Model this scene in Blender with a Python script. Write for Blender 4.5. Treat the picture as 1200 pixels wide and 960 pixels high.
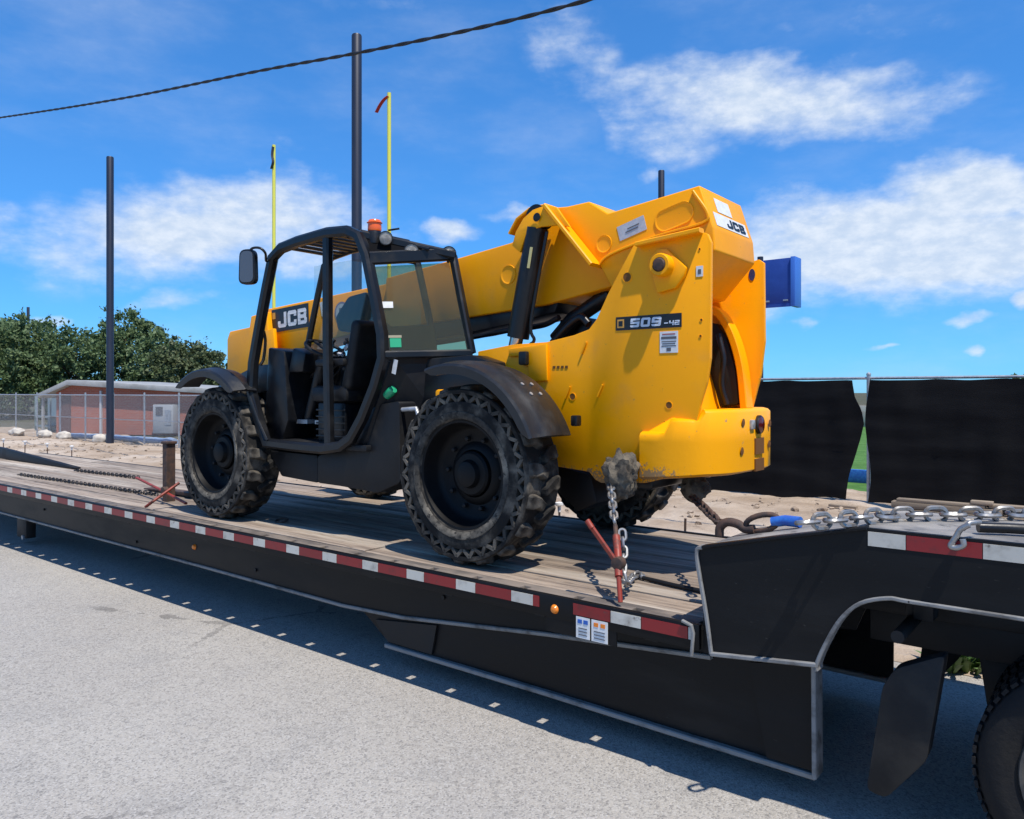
import bpy, bmesh, math, random
from mathutils import Vector, Matrix, noise
R = math.radians
random.seed(7)
scene = bpy.context.scene
for o in list(bpy.data.objects):
    bpy.data.objects.remove(o)

# ------------------------------------------------------------------ camera
# world: x along the trailer (to the right), y away from the camera, z up, ground z = 0
EYE = 2.02
FPX = 900.0          # focal length for a 1200 px wide picture
HOR = 460.0          # height of the horizon in that picture
YAW = math.atan2(900.0, 1130.0)
SN, CS = math.cos(YAW), math.sin(YAW)
cam_d = bpy.data.cameras.new('camera')
cam = bpy.data.objects.new('camera', cam_d)
scene.collection.objects.link(cam)
cam.location = (0, 0, EYE)
cam.rotation_euler = (math.pi / 2, 0, YAW)
cam_d.sensor_width = 36
cam_d.lens = 36 * FPX / 1200
cam_d.shift_y = -(480 - HOR) / 1200
cam_d.clip_start = 0.05
cam_d.clip_end = 6000
scene.camera = cam

# ------------------------------------------------------------------ light
TO_SUN = Vector((0.25, -0.10, 0.58)).normalized()
sun_d = bpy.data.lights.new('sun', 'SUN')
sun_d.energy = 5.0
sun_d.angle = R(0.53)
sun_d.color = (1.0, 0.94, 0.85)
sun = bpy.data.objects.new('sun', sun_d)
scene.collection.objects.link(sun)
sun.rotation_euler = TO_SUN.to_track_quat('Z', 'Y').to_euler()
sun.location = TO_SUN * 60

world = bpy.data.worlds.new('World')
scene.world = world
world.use_nodes = True
scene.view_settings.view_transform = 'Standard'
scene.view_settings.look = 'None'
scene.view_settings.exposure = 0.12
scene.view_settings.gamma = 1.0
scene.view_settings.use_curve_mapping = False


class NT:
    """tiny helper for writing node trees"""
    def __init__(self, tree):
        self.t = tree; self.n = tree.nodes; self.l = tree.links

    def node(self, typ, **kw):
        n = self.n.new(typ)
        for k, v in kw.items():
            setattr(n, k, v)
        return n

    def put(self, sock, v):
        if isinstance(v, bpy.types.NodeSocket):
            self.l.new(v, sock)
        elif v is not None:
            sock.default_value = v

    def math(self, op, a, b=None, c=None, clamp=False):
        n = self.node('ShaderNodeMath', operation=op, use_clamp=clamp)
        self.put(n.inputs[0], a); self.put(n.inputs[1], b); self.put(n.inputs[2], c)
        return n.outputs[0]

    def ramp(self, v, a, b, ra=0.0, rb=1.0, smooth=True):
        n = self.node('ShaderNodeMapRange')
        n.interpolation_type = 'SMOOTHSTEP' if smooth else 'LINEAR'
        self.put(n.inputs[0], v)
        n.inputs[1].default_value = a; n.inputs[2].default_value = b
        n.inputs[3].default_value = ra; n.inputs[4].default_value = rb
        return n.outputs[0]

    def noise(self, vec, scale, detail=4, rough=0.55, dist=0.0):
        n = self.node('ShaderNodeTexNoise')
        self.put(n.inputs['Vector'], vec)
        n.inputs['Scale'].default_value = scale
        n.inputs['Detail'].default_value = detail
        n.inputs['Roughness'].default_value = rough
        n.inputs['Distortion'].default_value = dist
        return n.outputs[0]

    def mix(self, f, a, b, typ='MIX'):
        n = self.node('ShaderNodeMix', data_type='RGBA', blend_type=typ)
        self.put(n.inputs[0], f)
        self.put(n.inputs[6], a if isinstance(a, bpy.types.NodeSocket) else (*a, 1))
        self.put(n.inputs[7], b if isinstance(b, bpy.types.NodeSocket) else (*b, 1))
        return n.outputs[2]

    def mapping(self, vec, scale=(1, 1, 1), loc=(0, 0, 0), rot=(0, 0, 0)):
        n = self.node('ShaderNodeMapping')
        self.put(n.inputs[0], vec)
        n.inputs[1].default_value = loc; n.inputs[2].default_value = rot; n.inputs[3].default_value = scale
        return n.outputs[0]


# sky: Nishita with a layer of fair-weather cloud, laid out by azimuth and elevation
def build_sky():
    T = NT(world.node_tree)
    T.n.clear()
    out = T.node('ShaderNodeOutputWorld')
    bg = T.node('ShaderNodeBackground'); bg.inputs[1].default_value = 0.1
    T.l.new(bg.outputs[0], out.inputs[0])
    sky = T.node('ShaderNodeTexSky', sky_type='NISHITA')
    sky.sun_disc = False
    sky.sun_elevation = math.asin(TO_SUN.z)
    sky.sun_rotation = math.atan2(TO_SUN.x, TO_SUN.y)
    sky.altitude = 300; sky.air_density = 0.95; sky.dust_density = 0.1; sky.ozone_density = 2.0
    tc = T.node('ShaderNodeTexCoord')
    g = tc.outputs['Generated']
    sp = T.node('ShaderNodeSeparateXYZ'); T.l.new(g, sp.inputs[0])
    x, y, z = sp.outputs
    az = T.math('MULTIPLY', T.math('ARCTAN2', x, y), 180 / math.pi)
    el = T.math('MULTIPLY', T.math('ARCSINE', z), 180 / math.pi)
    cb = T.node('ShaderNodeCombineXYZ')
    T.put(cb.inputs[0], az); T.put(cb.inputs[1], el)
    ae = cb.outputs[0]
    # soft domain warp so that cloud edges are ragged
    warp = T.node('ShaderNodeTexNoise'); T.put(warp.inputs['Vector'], T.mapping(ae, (0.16, 0.22, 1)))
    warp.inputs['Scale'].default_value = 1.0; warp.inputs['Detail'].default_value = 5
    wv = T.node('ShaderNodeVectorMath', operation='MULTIPLY_ADD')
    T.l.new(warp.outputs['Color'], wv.inputs[0]); wv.inputs[1].default_value = (7, 4, 0)
    sub = T.node('ShaderNodeVectorMath', operation='SUBTRACT'); T.l.new(ae, sub.inputs[0]); sub.inputs[1].default_value = (3.5, 2.0, 0)
    T.l.new(sub.outputs[0], wv.inputs[2])
    ws = T.node('ShaderNodeSeparateXYZ'); T.l.new(wv.outputs[0], ws.inputs[0])
    fine = T.noise(T.mapping(ae, (0.20, 0.42, 1)), 1.0, 6, 0.54)
    fine2 = T.noise(T.mapping(ae, (0.62, 1.1, 1), (31, 7, 0)), 1.0, 6, 0.6)
    total = None

    def cloud(px, py, hx, hy, tilt, dens):
        # centre and half size in picture pixels -> degrees
        a0 = math.degrees(math.atan((px - 600) / FPX)) - math.degrees(YAW)
        d = math.hypot(FPX, px - 600)
        e0 = math.degrees(math.atan((HOR - py) / d))
        k = math.degrees(1 / d)
        t = R(-tilt)
        da = T.math('SUBTRACT', ws.outputs[0], a0); de = T.math('SUBTRACT', ws.outputs[1], e0)
        u = T.math('ADD', T.math('MULTIPLY', da, math.cos(t) / (hx * k)), T.math('MULTIPLY', de, -math.sin(t) / (hx * k)))
        v = T.math('ADD', T.math('MULTIPLY', da, math.sin(t) / (hy * k)), T.math('MULTIPLY', de, math.cos(t) / (hy * k)))
        r = T.math('SQRT', T.math('ADD', T.math('MULTIPLY', u, u), T.math('MULTIPLY', v, v)))
        return T.ramp(r, 1.25, 0.15, 0.0, dens)
    for c in [(240, 265, 245, 68, 10, 0.92), (340, 288, 180, 52, 4, 0.65), (200, 350, 70, 14, 12, 0.36), (665, 58, 95, 56, -20, 0.42),
              (900, 120, 250, 52, -7, 0.80), (790, 150, 100, 42, -8, 0.55), (1060, 285, 250, 84, -3, 1.25), (1140, 225, 130, 56, -8, 1.05),
              (930, 300, 150, 76, 4, 0.85), (525, 271, 44, 17, -3, 0.66), (612, 252, 52, 14, 2, 0.52), (774, 190, 24, 22, 0, 0.36), (1132, 376, 30, 9, -4, 0.62),
              (1034, 407, 24, 6, 0, 0.55), (1150, 405, 22, 9, -3, 0.62), (937, 380, 14, 8, 0, 0.5),
              (1196, 354, 26, 16, 0, 0.7), (55, 368, 36, 11, 6, 0.7), (300, 412, 60, 14, 0, 0.35), (350, 175, 70, 22, 5, 0.2),
              (1300, 240, 150, 70, 0, 0.8), (-120, 250, 150, 40, 0, 0.6), (1000, 30, 160, 30, -5, 0.2), (470, 10, 120, 20, 0, 0.18)]:
        m = cloud(*c)
        total = m if total is None else T.math('MAXIMUM', total, m)
    # the same kind of cloud carries on round the rest of the sky
    away = T.noise(T.mapping(ae, (0.028, 0.075, 1), (3, 5, 0)), 1.0, 4, 0.5)
    amask = T.math('MULTIPLY', T.ramp(away, 0.56, 0.72, 0, 0.75), T.ramp(T.math('ABSOLUTE', T.math('ADD', az, math.degrees(YAW))), 42, 60))
    total = T.math('MAXIMUM', total, amask)
    n = T.math('ADD', T.math('MULTIPLY', fine, 0.75), T.math('MULTIPLY', fine2, 0.25))
    dens = T.math('ADD', total, T.math('MULTIPLY', T.math('SUBTRACT', n, 0.5), 1.4))
    gate = T.ramp(total, 0.02, 0.30)
    a = T.math('MULTIPLY', T.ramp(dens, 0.05, 0.95), gate)
    a = T.math('MULTIPLY', a, 0.92)
    # faint veil
    veil = T.math('MULTIPLY', T.ramp(T.noise(T.mapping(ae, (0.05, 0.13, 1), (9, 2, 0)), 1, 6, 0.6), 0.42, 0.8), 0.22)
    a = T.math('MAXIMUM', a, veil)
    cc = T.mix(T.ramp(fine2, 0.3, 0.75), (5.6, 6.7, 8.3), (7.9, 8.5, 9.3))
    hsv = T.node('ShaderNodeHueSaturation'); T.l.new(sky.outputs[0], hsv.inputs['Color'])
    hsv.inputs['Saturation'].default_value = 1.0; hsv.inputs['Value'].default_value = 1.0
    gm = T.node('ShaderNodeGamma'); T.l.new(hsv.outputs[0], gm.inputs[0]); gm.inputs[1].default_value = 0.7
    wb = T.mix(1.0, gm.outputs[0], (0.52, 1.50, 2.75), 'MULTIPLY')
    T.l.new(T.mix(a, wb, cc), bg.inputs[0])


build_sky()


# ------------------------------------------------------------------ geometry helpers
def W(px, py, y):
    """point on the vertical plane at distance y that stands at a pixel of the 1200 x 960 picture"""
    t = (px - 600) / FPX
    x = y * (t * SN - CS) / (SN + t * CS)
    d = -CS * x + SN * y
    return Vector((x, y, EYE + (HOR - py) * d / FPX))


def WX(px, y):
    return W(px, HOR, y).x


def XZ(pts, y):
    return [(v.x, v.z) for v in (W(a, b, y) for a, b in pts)]


WM = {}


def new(name, mesh, mat=None, parent=None, M=None):
    o = bpy.data.objects.new(name, mesh)
    scene.collection.objects.link(o)
    M = M or Matrix.Identity(4)
    if parent is not None:
        o.parent = parent
        o.matrix_local = WM[parent.name].inverted() @ M
    else:
        o.matrix_world = M
    WM[o.name] = M
    if mat is not None and mesh is not None and not mesh.materials:
        mesh.materials.append(mat)
    return o


def thing(name, loc, label, cat, group=None):
    o = new(name, None, None, None, Matrix.Translation(loc))
    return tag(o, label, cat, group)


def tag(o, label, cat, group=None):
    o['label'] = label; o['category'] = cat
    if group:
        o['group'] = group
    return o


def struct(o):
    o['kind'] = 'structure'
    return o


def mesh(bm, name='mesh', smooth=35, recalc=True):
    if recalc:
        bmesh.ops.recalc_face_normals(bm, faces=bm.faces)
    me = bpy.data.meshes.new(name)
    bm.to_mesh(me); bm.free()
    if smooth:
        for p in me.polygons:
            p.use_smooth = True
        me.set_sharp_from_angle(angle=R(smooth))
    return me


def bev(bm, off, seg=2, geom=None):
    if off > 0:
        e = geom if geom is not None else bm.edges[:]
        bmesh.ops.bevel(bm, geom=e, offset=off, segments=seg, profile=0.5, affect='EDGES', clamp_overlap=True)


def add_box(bm, a, b, M=None):
    vs = []
    for z in (a[2], b[2]):
        for x, y in ((a[0], a[1]), (b[0], a[1]), (b[0], b[1]), (a[0], b[1])):
            v = Vector((x, y, z))
            vs.append(bm.verts.new(M @ v if M else v))
    for f in ((3, 2, 1, 0), (4, 5, 6, 7), (0, 1, 5, 4), (1, 2, 6, 5), (2, 3, 7, 6), (3, 0, 4, 7)):
        bm.faces.new([vs[i] for i in f])
    return vs


def boxm(a, b, bevel=0.0, M=None):
    bm = bmesh.new(); add_box(bm, a, b, M); bmesh.ops.recalc_face_normals(bm, faces=bm.faces); bev(bm, bevel)
    return mesh(bm)


def add_prism(bm, xz, y0, y1):
    a = [bm.verts.new((x, y0, z)) for x, z in xz]
    b = [bm.verts.new((x, y1, z)) for x, z in xz]
    n = len(xz)
    bm.faces.new(a); bm.faces.new(b[::-1])
    for i in range(n):
        bm.faces.new((a[i], b[i], b[(i + 1) % n], a[(i + 1) % n]))


def prism(xz, y0, y1, bevel=0.0, seg=2):
    bm = bmesh.new(); add_prism(bm, xz, y0, y1)
    bmesh.ops.recalc_face_normals(bm, faces=bm.faces)
    bev(bm, bevel, seg)
    return mesh(bm)


def rounded(pts, r, n=5):
    """round the corners of a closed 2-D outline; r a number or one per corner"""
    out = []
    m = len(pts)
    for i in range(m):
        p = Vector(pts[i]); a = Vector(pts[i - 1]) - p; b = Vector(pts[(i + 1) % m]) - p
        rr = r[i] if isinstance(r, (list, tuple)) else r
        rr = min(rr, a.length * 0.45, b.length * 0.45)
        if rr < 1e-4:
            out.append(tuple(p)); continue
        s = p + a.normalized() * rr; e = p + b.normalized() * rr
        for k in range(n + 1):
            t = k / n
            out.append(tuple(s * (1 - t) ** 2 + p * 2 * t * (1 - t) + e * t * t))
    return out


def add_sweep(bm, pts, prof, up=None, closed=False, twist=0.0, caps=True):
    """sweep a closed profile [(u, v)] along points; u is sideways, v is along up"""
    pts = [Vector(p) for p in pts]
    n = len(pts)
    rings = []
    ref = None
    for i in range(n):
        if closed:
            t = (pts[(i + 1) % n] - pts[i - 1])
        else:
            t = pts[min(i + 1, n - 1)] - pts[max(i - 1, 0)]
        t.normalize()
        if up is not None:
            s = t.cross(Vector(up)).normalized(); u = s.cross(t).normalized()
        else:
            if ref is None:
                ref = Vector((0, 0, 1)) if abs(t.z) < 0.9 else Vector((1, 0, 0))
            s = t.cross(ref).normalized(); u = s.cross(t).normalized(); ref = u
        # widen at bends so that the section keeps its width
        k = 1.0
        rings.append([bm.verts.new(pts[i] + (s * a + u * b) * k) for a, b in prof])
    m = len(prof)
    rng = range(n if closed else n - 1)
    for i in rng:
        A, B = rings[i], rings[(i + 1) % n]
        for j in range(m):
            bm.faces.new((A[j], A[(j + 1) % m], B[(j + 1) % m], B[j]))
    if not closed and caps:
        bm.faces.new(rings[0][::-1]); bm.faces.new(rings[-1])


def circ(r, n=10):
    return [(r * math.cos(2 * math.pi * i / n), r * math.sin(2 * math.pi * i / n)) for i in range(n)]


def rect(w, h, c=0.0):
    if c <= 0:
        return [(-w / 2, -h / 2), (w / 2, -h / 2), (w / 2, h / 2), (-w / 2, h / 2)]
    return [(-w / 2 + c, -h / 2), (w / 2 - c, -h / 2), (w / 2, -h / 2 + c), (w / 2, h / 2 - c), (w / 2 - c, h / 2), (-w / 2 + c, h / 2), (-w / 2, h / 2 - c), (-w / 2, -h / 2 + c)]


def tube(pts, r, n=10, closed=False, up=None):
    bm = bmesh.new(); add_sweep(bm, pts, circ(r, n), up, closed)
    return mesh(bm, smooth=50)


def beam(pts, w, h, up=None, closed=False, c=0.006):
    bm = bmesh.new(); add_sweep(bm, pts, rect(w, h, c), up, closed)
    return mesh(bm)


def smooth_path(pts, per=6):
    """Catmull-Rom"""
    P = [Vector(p) for p in pts]
    P = [P[0] * 2 - P[1]] + P + [P[-1] * 2 - P[-2]]
    out = []
    for i in range(1, len(P) - 2):
        for k in range(per):
            t = k / per
            a, b, c, d = P[i - 1:i + 3]
            out.append(0.5 * ((2 * b) + (c - a) * t + (2 * a - 5 * b + 4 * c - d) * t * t + (3 * b - a - 3 * c + d) * t ** 3))
    out.append(P[-2])
    return out


def add_lathe(bm, prof, n=48, axis='y'):
    """profile [(r, a)] turned round an axis"""
    rings = []
    for r, a in prof:
        ring = []
        for i in range(n):
            t = 2 * math.pi * i / n
            if axis == 'y':
                v = (r * math.cos(t), a, r * math.sin(t))
            elif axis == 'z':
                v = (r * math.cos(t), r * math.sin(t), a)
            else:
                v = (a, r * math.cos(t), r * math.sin(t))
            ring.append(bm.verts.new(v))
        rings.append(ring)
    for A, B in zip(rings, rings[1:]):
        for i in range(n):
            bm.faces.new((A[i], A[(i + 1) % n], B[(i + 1) % n], B[i]))
    return rings


def lathe(prof, n=48, axis='y', cap=True, smooth=35):
    bm = bmesh.new(); rs = add_lathe(bm, prof, n, axis)
    if cap:
        for r in (rs[0], rs[-1]):
            try:
                bm.faces.new(r)
            except ValueError:
                pass
    return mesh(bm, smooth=smooth)


def glyph(ch, t=0.25, v=0.22):
    """block letter in a unit box as a list of polygons that only touch along edges"""
    m0, m1 = 0.5 - v / 2, 0.5 + v / 2
    r_ = lambda x0, y0, x1, y1: [(x0, y0), (x1, y0), (x1, y1), (x0, y1)]
    bot = [(0.12, 0), (0.88, 0), (1, 0.12), (1, v), (0, v), (0, 0.12)]
    topp = [(0, 1 - v), (1, 1 - v), (1, 0.88), (0.88, 1), (0.12, 1), (0, 0.88)]
    mid = r_(0, m0, 1, m1)
    lu, ru = r_(0, m1, t, 1 - v), r_(1 - t, m1, 1, 1 - v)
    ll, rl = r_(0, v, t, m0), r_(1 - t, v, 1, m0)
    D = {'J': [bot, r_(0, v, t, 0.44), r_(1 - t, v, 1, 1)],
         'C': [bot, topp, r_(0, v, t, 1 - v), r_(1 - t, v, 1, v + 0.14), r_(1 - t, 1 - v - 0.14, 1, 1 - v)],
         'B': [[(0, 0), (0.88, 0), (1, 0.12), (1, v), (0, v)], [(0, 1 - v), (0.96, 1 - v), (0.96, 0.88), (0.84, 1), (0, 1)], ll, rl, lu, r_(0.96 - t, m1, 0.96, 1 - v), r_(0, m0, 0.92, m1)],
         '5': [bot, rl, mid, lu, r_(0, 1 - v, 1, 1)], '0': [bot, topp, r_(0, v, t, 1 - v), r_(1 - t, v, 1, 1 - v)],
         '9': [bot, topp, rl, mid, lu, ru], '4': [r_(1 - t, 0, 1, m0), mid, r_(0, m1, t, 1), r_(1 - t, m1, 1, 1)],
         '2': [r_(0, 0, 1, v), ll, mid, ru, topp], '-': [r_(0.1, m0, 0.9, m1)]}
    return D[ch]


def block_text(txt, w, h, m, parent, M, gap=0.16, slant=0.0, t=0.25, v=0.22):
    """text centred on M: local x to the right, y up, z outwards"""
    n = len(txt)
    cwid = w / (n + gap * (n - 1))
    for i, ch in enumerate(txt):
        bm = bmesh.new()
        for poly in glyph(ch, t, v):
            f = [bm.verts.new((-w / 2 + i * cwid * (1 + gap) + x * cwid + (y - 0.5) * slant * h, (y - 0.5) * h, 0)) for x, y in poly]
            bm.faces.new(f)
        bmesh.ops.remove_doubles(bm, verts=bm.verts, dist=1e-5)
        bmesh.ops.solidify(bm, geom=bm.faces[:], thickness=0.0012)
        new('letter', mesh(bm, smooth=0), m, parent, M)


def face_cam(p, right, upv):
    """matrix with local x = right, y = up, z = out of the face"""
    r = Vector(right).normalized(); u = Vector(upv); u = (u - r * u.dot(r)).normalized(); w = r.cross(u)
    m = Matrix((r, u, w)).transposed().to_4x4()
    m.translation = Vector(p)
    return m


# ------------------------------------------------------------------ materials
MATS = {}


def mat(name, col, rough=0.5, metal=0.0, col2=None, nscale=6.0, lo=0.4, hi=0.65, bump=0.0, bscale=60.0, rough2=None, coat=0.0,
        speck=None, sscale=90.0, slo=0.62, shi=0.7, stretch=(1, 1, 1), detail=6, spec=0.5, coord='Object', rand=0.0, emis=None, col3=None, n3=1.2, l3=0.5, h3=0.7):
    if name in MATS:
        return MATS[name]
    m = bpy.data.materials.new(name)
    m.use_nodes = True
    T = NT(m.node_tree)
    b = T.n['Principled BSDF']
    tc = T.node('ShaderNodeTexCoord')
    g = T.node('ShaderNodeNewGeometry')
    v = g.outputs['Position'] if coord == 'World' else tc.outputs['Object']
    vm = T.mapping(v, stretch)
    c = (*col, 1)
    f = None
    cs = None
    if col2 is not None:
        f = T.ramp(T.noise(vm, nscale, detail, 0.6), lo, hi)
        cs = T.mix(f, col, col2)
    if col3 is not None:
        f3 = T.ramp(T.noise(vm, n3, 5, 0.6), l3, h3)
        cs = T.mix(f3, cs if cs is not None else col, col3)
    if speck is not None:
        fs = T.ramp(T.noise(vm, sscale, 3, 0.6), slo, shi)
        cs = T.mix(fs, cs if cs is not None else col, speck)
    if rand > 0:
        oi = T.node('ShaderNodeObjectInfo')
        h = T.node('ShaderNodeHueSaturation')
        T.put(h.inputs['Color'], cs if cs is not None else c)
        T.put(h.inputs['Value'], T.ramp(oi.outputs['Random'], 0, 1, 1 - rand, 1 + rand, False))
        cs = h.outputs[0]
    T.put(b.inputs['Base Color'], cs if cs is not None else c)
    b.inputs['Metallic'].default_value = metal
    if rough2 is not None and f is not None:
        T.put(b.inputs['Roughness'], T.ramp(f, 0, 1, rough, rough2, False))
    else:
        b.inputs['Roughness'].default_value = rough
    b.inputs['Specular IOR Level'].default_value = spec
    b.inputs['Coat Weight'].default_value = coat
    b.inputs['Coat Roughness'].default_value = 0.12
    if emis:
        b.inputs['Emission Color'].default_value = (*emis[:3], 1); b.inputs['Emission Strength'].default_value = emis[3]
    if bump > 0:
        bp = T.node('ShaderNodeBump')
        bp.inputs['Strength'].default_value = 1.0
        bp.inputs['Distance'].default_value = bump
        T.put(bp.inputs['Height'], T.noise(vm, bscale, 5, 0.65))
        T.l.new(bp.outputs[0], b.inputs['Normal'])
    MATS[name] = m
    return m


YEL = mat('yellow_paint', (0.97, 0.385, 0.0005), 0.36, col2=(0.92, 0.35, 0.001), nscale=1.7, lo=0.35, hi=0.75, rough2=0.45, bump=0.0006, bscale=26, coat=0.02, spec=0.22,
          speck=(0.42, 0.24, 0.06), sscale=42, slo=0.69, shi=0.78, col3=(0.80, 0.33, 0.025), n3=3.2, l3=0.52, h3=0.82)
YELDIRT = mat('yellow_paint_muddy', (0.97, 0.39, 0.0005), 0.4, col2=(0.30, 0.20, 0.10), nscale=16, lo=0.63, hi=0.74, rough2=0.85, bump=0.001, bscale=40, coat=0.0, spec=0.22)
def splash(m, x0, x1, z0, z1, col):
    """mud thrown up from below: splashes that thin out away from one lower corner"""
    T = NT(m.node_tree); b = T.n['Principled BSDF']
    old = b.inputs['Base Color'].links[0].from_socket
    tc = T.node('ShaderNodeTexCoord'); sp = T.node('ShaderNodeSeparateXYZ'); T.l.new(tc.outputs['Object'], sp.inputs[0])
    k = T.math('MULTIPLY', T.ramp(sp.outputs[0], x0, x1), T.ramp(sp.outputs[2], z0, z1))
    n = T.math('ADD', T.math('MULTIPLY', T.noise(tc.outputs['Object'], 22, 5, 0.7), 0.7), T.math('MULTIPLY', T.noise(tc.outputs['Object'], 75, 3, 0.6), 0.4))
    f = T.ramp(T.math('ADD', n, T.math('MULTIPLY', k, 0.30)), 0.70, 0.80)
    T.l.new(T.mix(T.math('MULTIPLY', f, 0.85), old, col), b.inputs['Base Color'])


splash(YELDIRT, -1.95, -2.32, 1.66, 1.46, (0.22, 0.16, 0.10))
splash(YEL, -1.9, -2.6, 1.60, 1.40, (0.22, 0.16, 0.10))
BLK = mat('black_frame_paint', (0.006, 0.0065, 0.008), 0.34, spec=0.4, col2=(0.014, 0.014, 0.0145), nscale=5, lo=0.45, hi=0.75, rough2=0.6, bump=0.0006, bscale=40)
BLKD = mat('dusty_black_steel', (0.006, 0.0065, 0.008), 0.55, spec=0.35, col2=(0.024, 0.022, 0.020), nscale=4, lo=0.45, hi=0.8, rough2=0.8, bump=0.001, bscale=40)
PLAST = mat('grey_black_plastic', (0.010, 0.011, 0.013), 0.40, spec=0.45, col2=(0.028, 0.027, 0.026), nscale=7, lo=0.45, hi=0.8, rough2=0.65, bump=0.0008, bscale=120)
TYRE = mat('tyre_rubber', (0.010, 0.010, 0.011), 0.75, spec=0.25, col2=(0.022, 0.020, 0.018), nscale=7, lo=0.42, hi=0.72, rough2=0.95, bump=0.003, bscale=50)
TYREW = mat('dusty_tyre_rubber', (0.014, 0.0135, 0.013), 0.85, spec=0.2, col2=(0.20, 0.175, 0.14), nscale=5, lo=0.44, hi=0.80, bump=0.003, bscale=50)
RIM = mat('black_rim_paint', (0.0035, 0.0035, 0.004), 0.55, spec=0.22, col2=(0.010, 0.009, 0.008), nscale=9, lo=0.5, hi=0.8, rough2=0.75, bump=0.0008, bscale=60)
TRL = mat('black_trailer_paint', (0.0035, 0.0040, 0.0050), 0.45, spec=0.22, col2=(0.008, 0.0085, 0.0095), nscale=2.2, lo=0.4, hi=0.8, rough2=0.6, bump=0.0010, bscale=22, stretch=(0.5, 1, 1.8),
          speck=(0.035, 0.032, 0.029), sscale=55, slo=0.66, shi=0.80, coord='World', col3=(0.018, 0.0175, 0.017), n3=1.6, l3=0.5, h3=0.85)
EDGE = mat('worn_steel_edge', (0.22, 0.22, 0.215), 0.55, col2=(0.075, 0.07, 0.066), nscale=9, lo=0.45, hi=0.72, rough2=0.8, bump=0.001, bscale=60, coord='World', stretch=(0.6, 1, 1))
WOOD = mat('weathered_deck_wood', (0.30, 0.235, 0.178), 0.85, col2=(0.155, 0.118, 0.09), nscale=5, lo=0.38, hi=0.66, bump=0.003, bscale=30, stretch=(0.35, 6, 6), coord='World', rand=0.22,
           speck=(0.07, 0.055, 0.045), sscale=11, slo=0.56, shi=0.74, col3=(0.40, 0.345, 0.28), n3=1.1, l3=0.45, h3=0.7)
GLASS_SEAL = mat('window_rubber', (0.012, 0.012, 0.012), 0.5)
REDT = mat('red_reflective_tape', (0.22, 0.010, 0.012), 0.4, col2=(0.14, 0.014, 0.015), nscale=12, lo=0.5, hi=0.75, coord='World', rand=0.12, speck=(0.09, 0.05, 0.045), sscale=24, slo=0.66, shi=0.78)
WHT = mat('white_reflective_tape', (0.55, 0.52, 0.45), 0.4, col2=(0.36, 0.33, 0.28), nscale=12, lo=0.45, hi=0.75, coord='World', rand=0.1, speck=(0.2, 0.17, 0.14), sscale=24, slo=0.66, shi=0.78)
WPAPER = mat('white_sticker', (0.74, 0.74, 0.72), 0.45, col2=(0.66, 0.65, 0.62), nscale=20)
BLKS = mat('black_sticker', (0.008, 0.008, 0.009), 0.35)
INK = mat('grey_print', (0.10, 0.10, 0.11), 0.6)
LGREY = mat('pale_grey_sticker', (0.50, 0.51, 0.52), 0.4, col2=(0.42, 0.43, 0.45), nscale=25)
SILV = mat('silver_lettering', (0.62, 0.66, 0.72), 0.35)
CHAIN = mat('galvanised_chain', (0.34, 0.335, 0.325), 0.42, 0.75, col2=(0.16, 0.14, 0.12), nscale=20, lo=0.45, hi=0.7, rough2=0.7)
RUST = mat('rusty_steel', (0.10, 0.055, 0.037), 0.75, 0.2, col2=(0.05, 0.035, 0.03), nscale=18, lo=0.4, hi=0.65, bump=0.001, bscale=80)
BIND = mat('worn_red_binder_paint', (0.27, 0.032, 0.014), 0.5, col2=(0.10, 0.04, 0.028), nscale=14, lo=0.48, hi=0.66, rough2=0.75, coord='World')
BLUEP = mat('blue_paint', (0.02, 0.10, 0.42), 0.45, col2=(0.03, 0.16, 0.5), nscale=20)
MUD = mat('dried_mud', (0.15, 0.125, 0.09), 0.95, col2=(0.045, 0.038, 0.03), nscale=14, lo=0.4, hi=0.62, bump=0.008, bscale=40)
ORANGE = mat('orange_lens', (0.85, 0.13, 0.015), 0.2, spec=0.6)
AMBER = mat('amber_lens', (0.80, 0.22, 0.02), 0.25)
REDL = mat('red_lens', (0.09, 0.006, 0.006), 0.15)
LENS = mat('lamp_lens', (0.25, 0.24, 0.22), 0.12, col2=(0.4, 0.38, 0.34), nscale=30)
CHROME = mat('bright_steel', (0.55, 0.55, 0.54), 0.22, 0.9)
GREEN = mat('green_plastic', (0.02, 0.34, 0.16), 0.4)
SEAT = mat('black_seat_vinyl', (0.006, 0.006, 0.007), 0.55, spec=0.35, col2=(0.012, 0.012, 0.012), nscale=12, bump=0.001, bscale=120)
STEELP = mat('galvanised_steel', (0.46, 0.47, 0.48), 0.45, 0.6, col2=(0.34, 0.35, 0.36), nscale=12)
POLE = mat('dark_blue_black_pole_paint', (0.012, 0.016, 0.032), 0.45, col2=(0.02, 0.024, 0.04), nscale=4, stretch=(1, 1, 0.2))
GOALY = mat('yellow_goal_paint', (0.72, 0.68, 0.10), 0.45)


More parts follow.
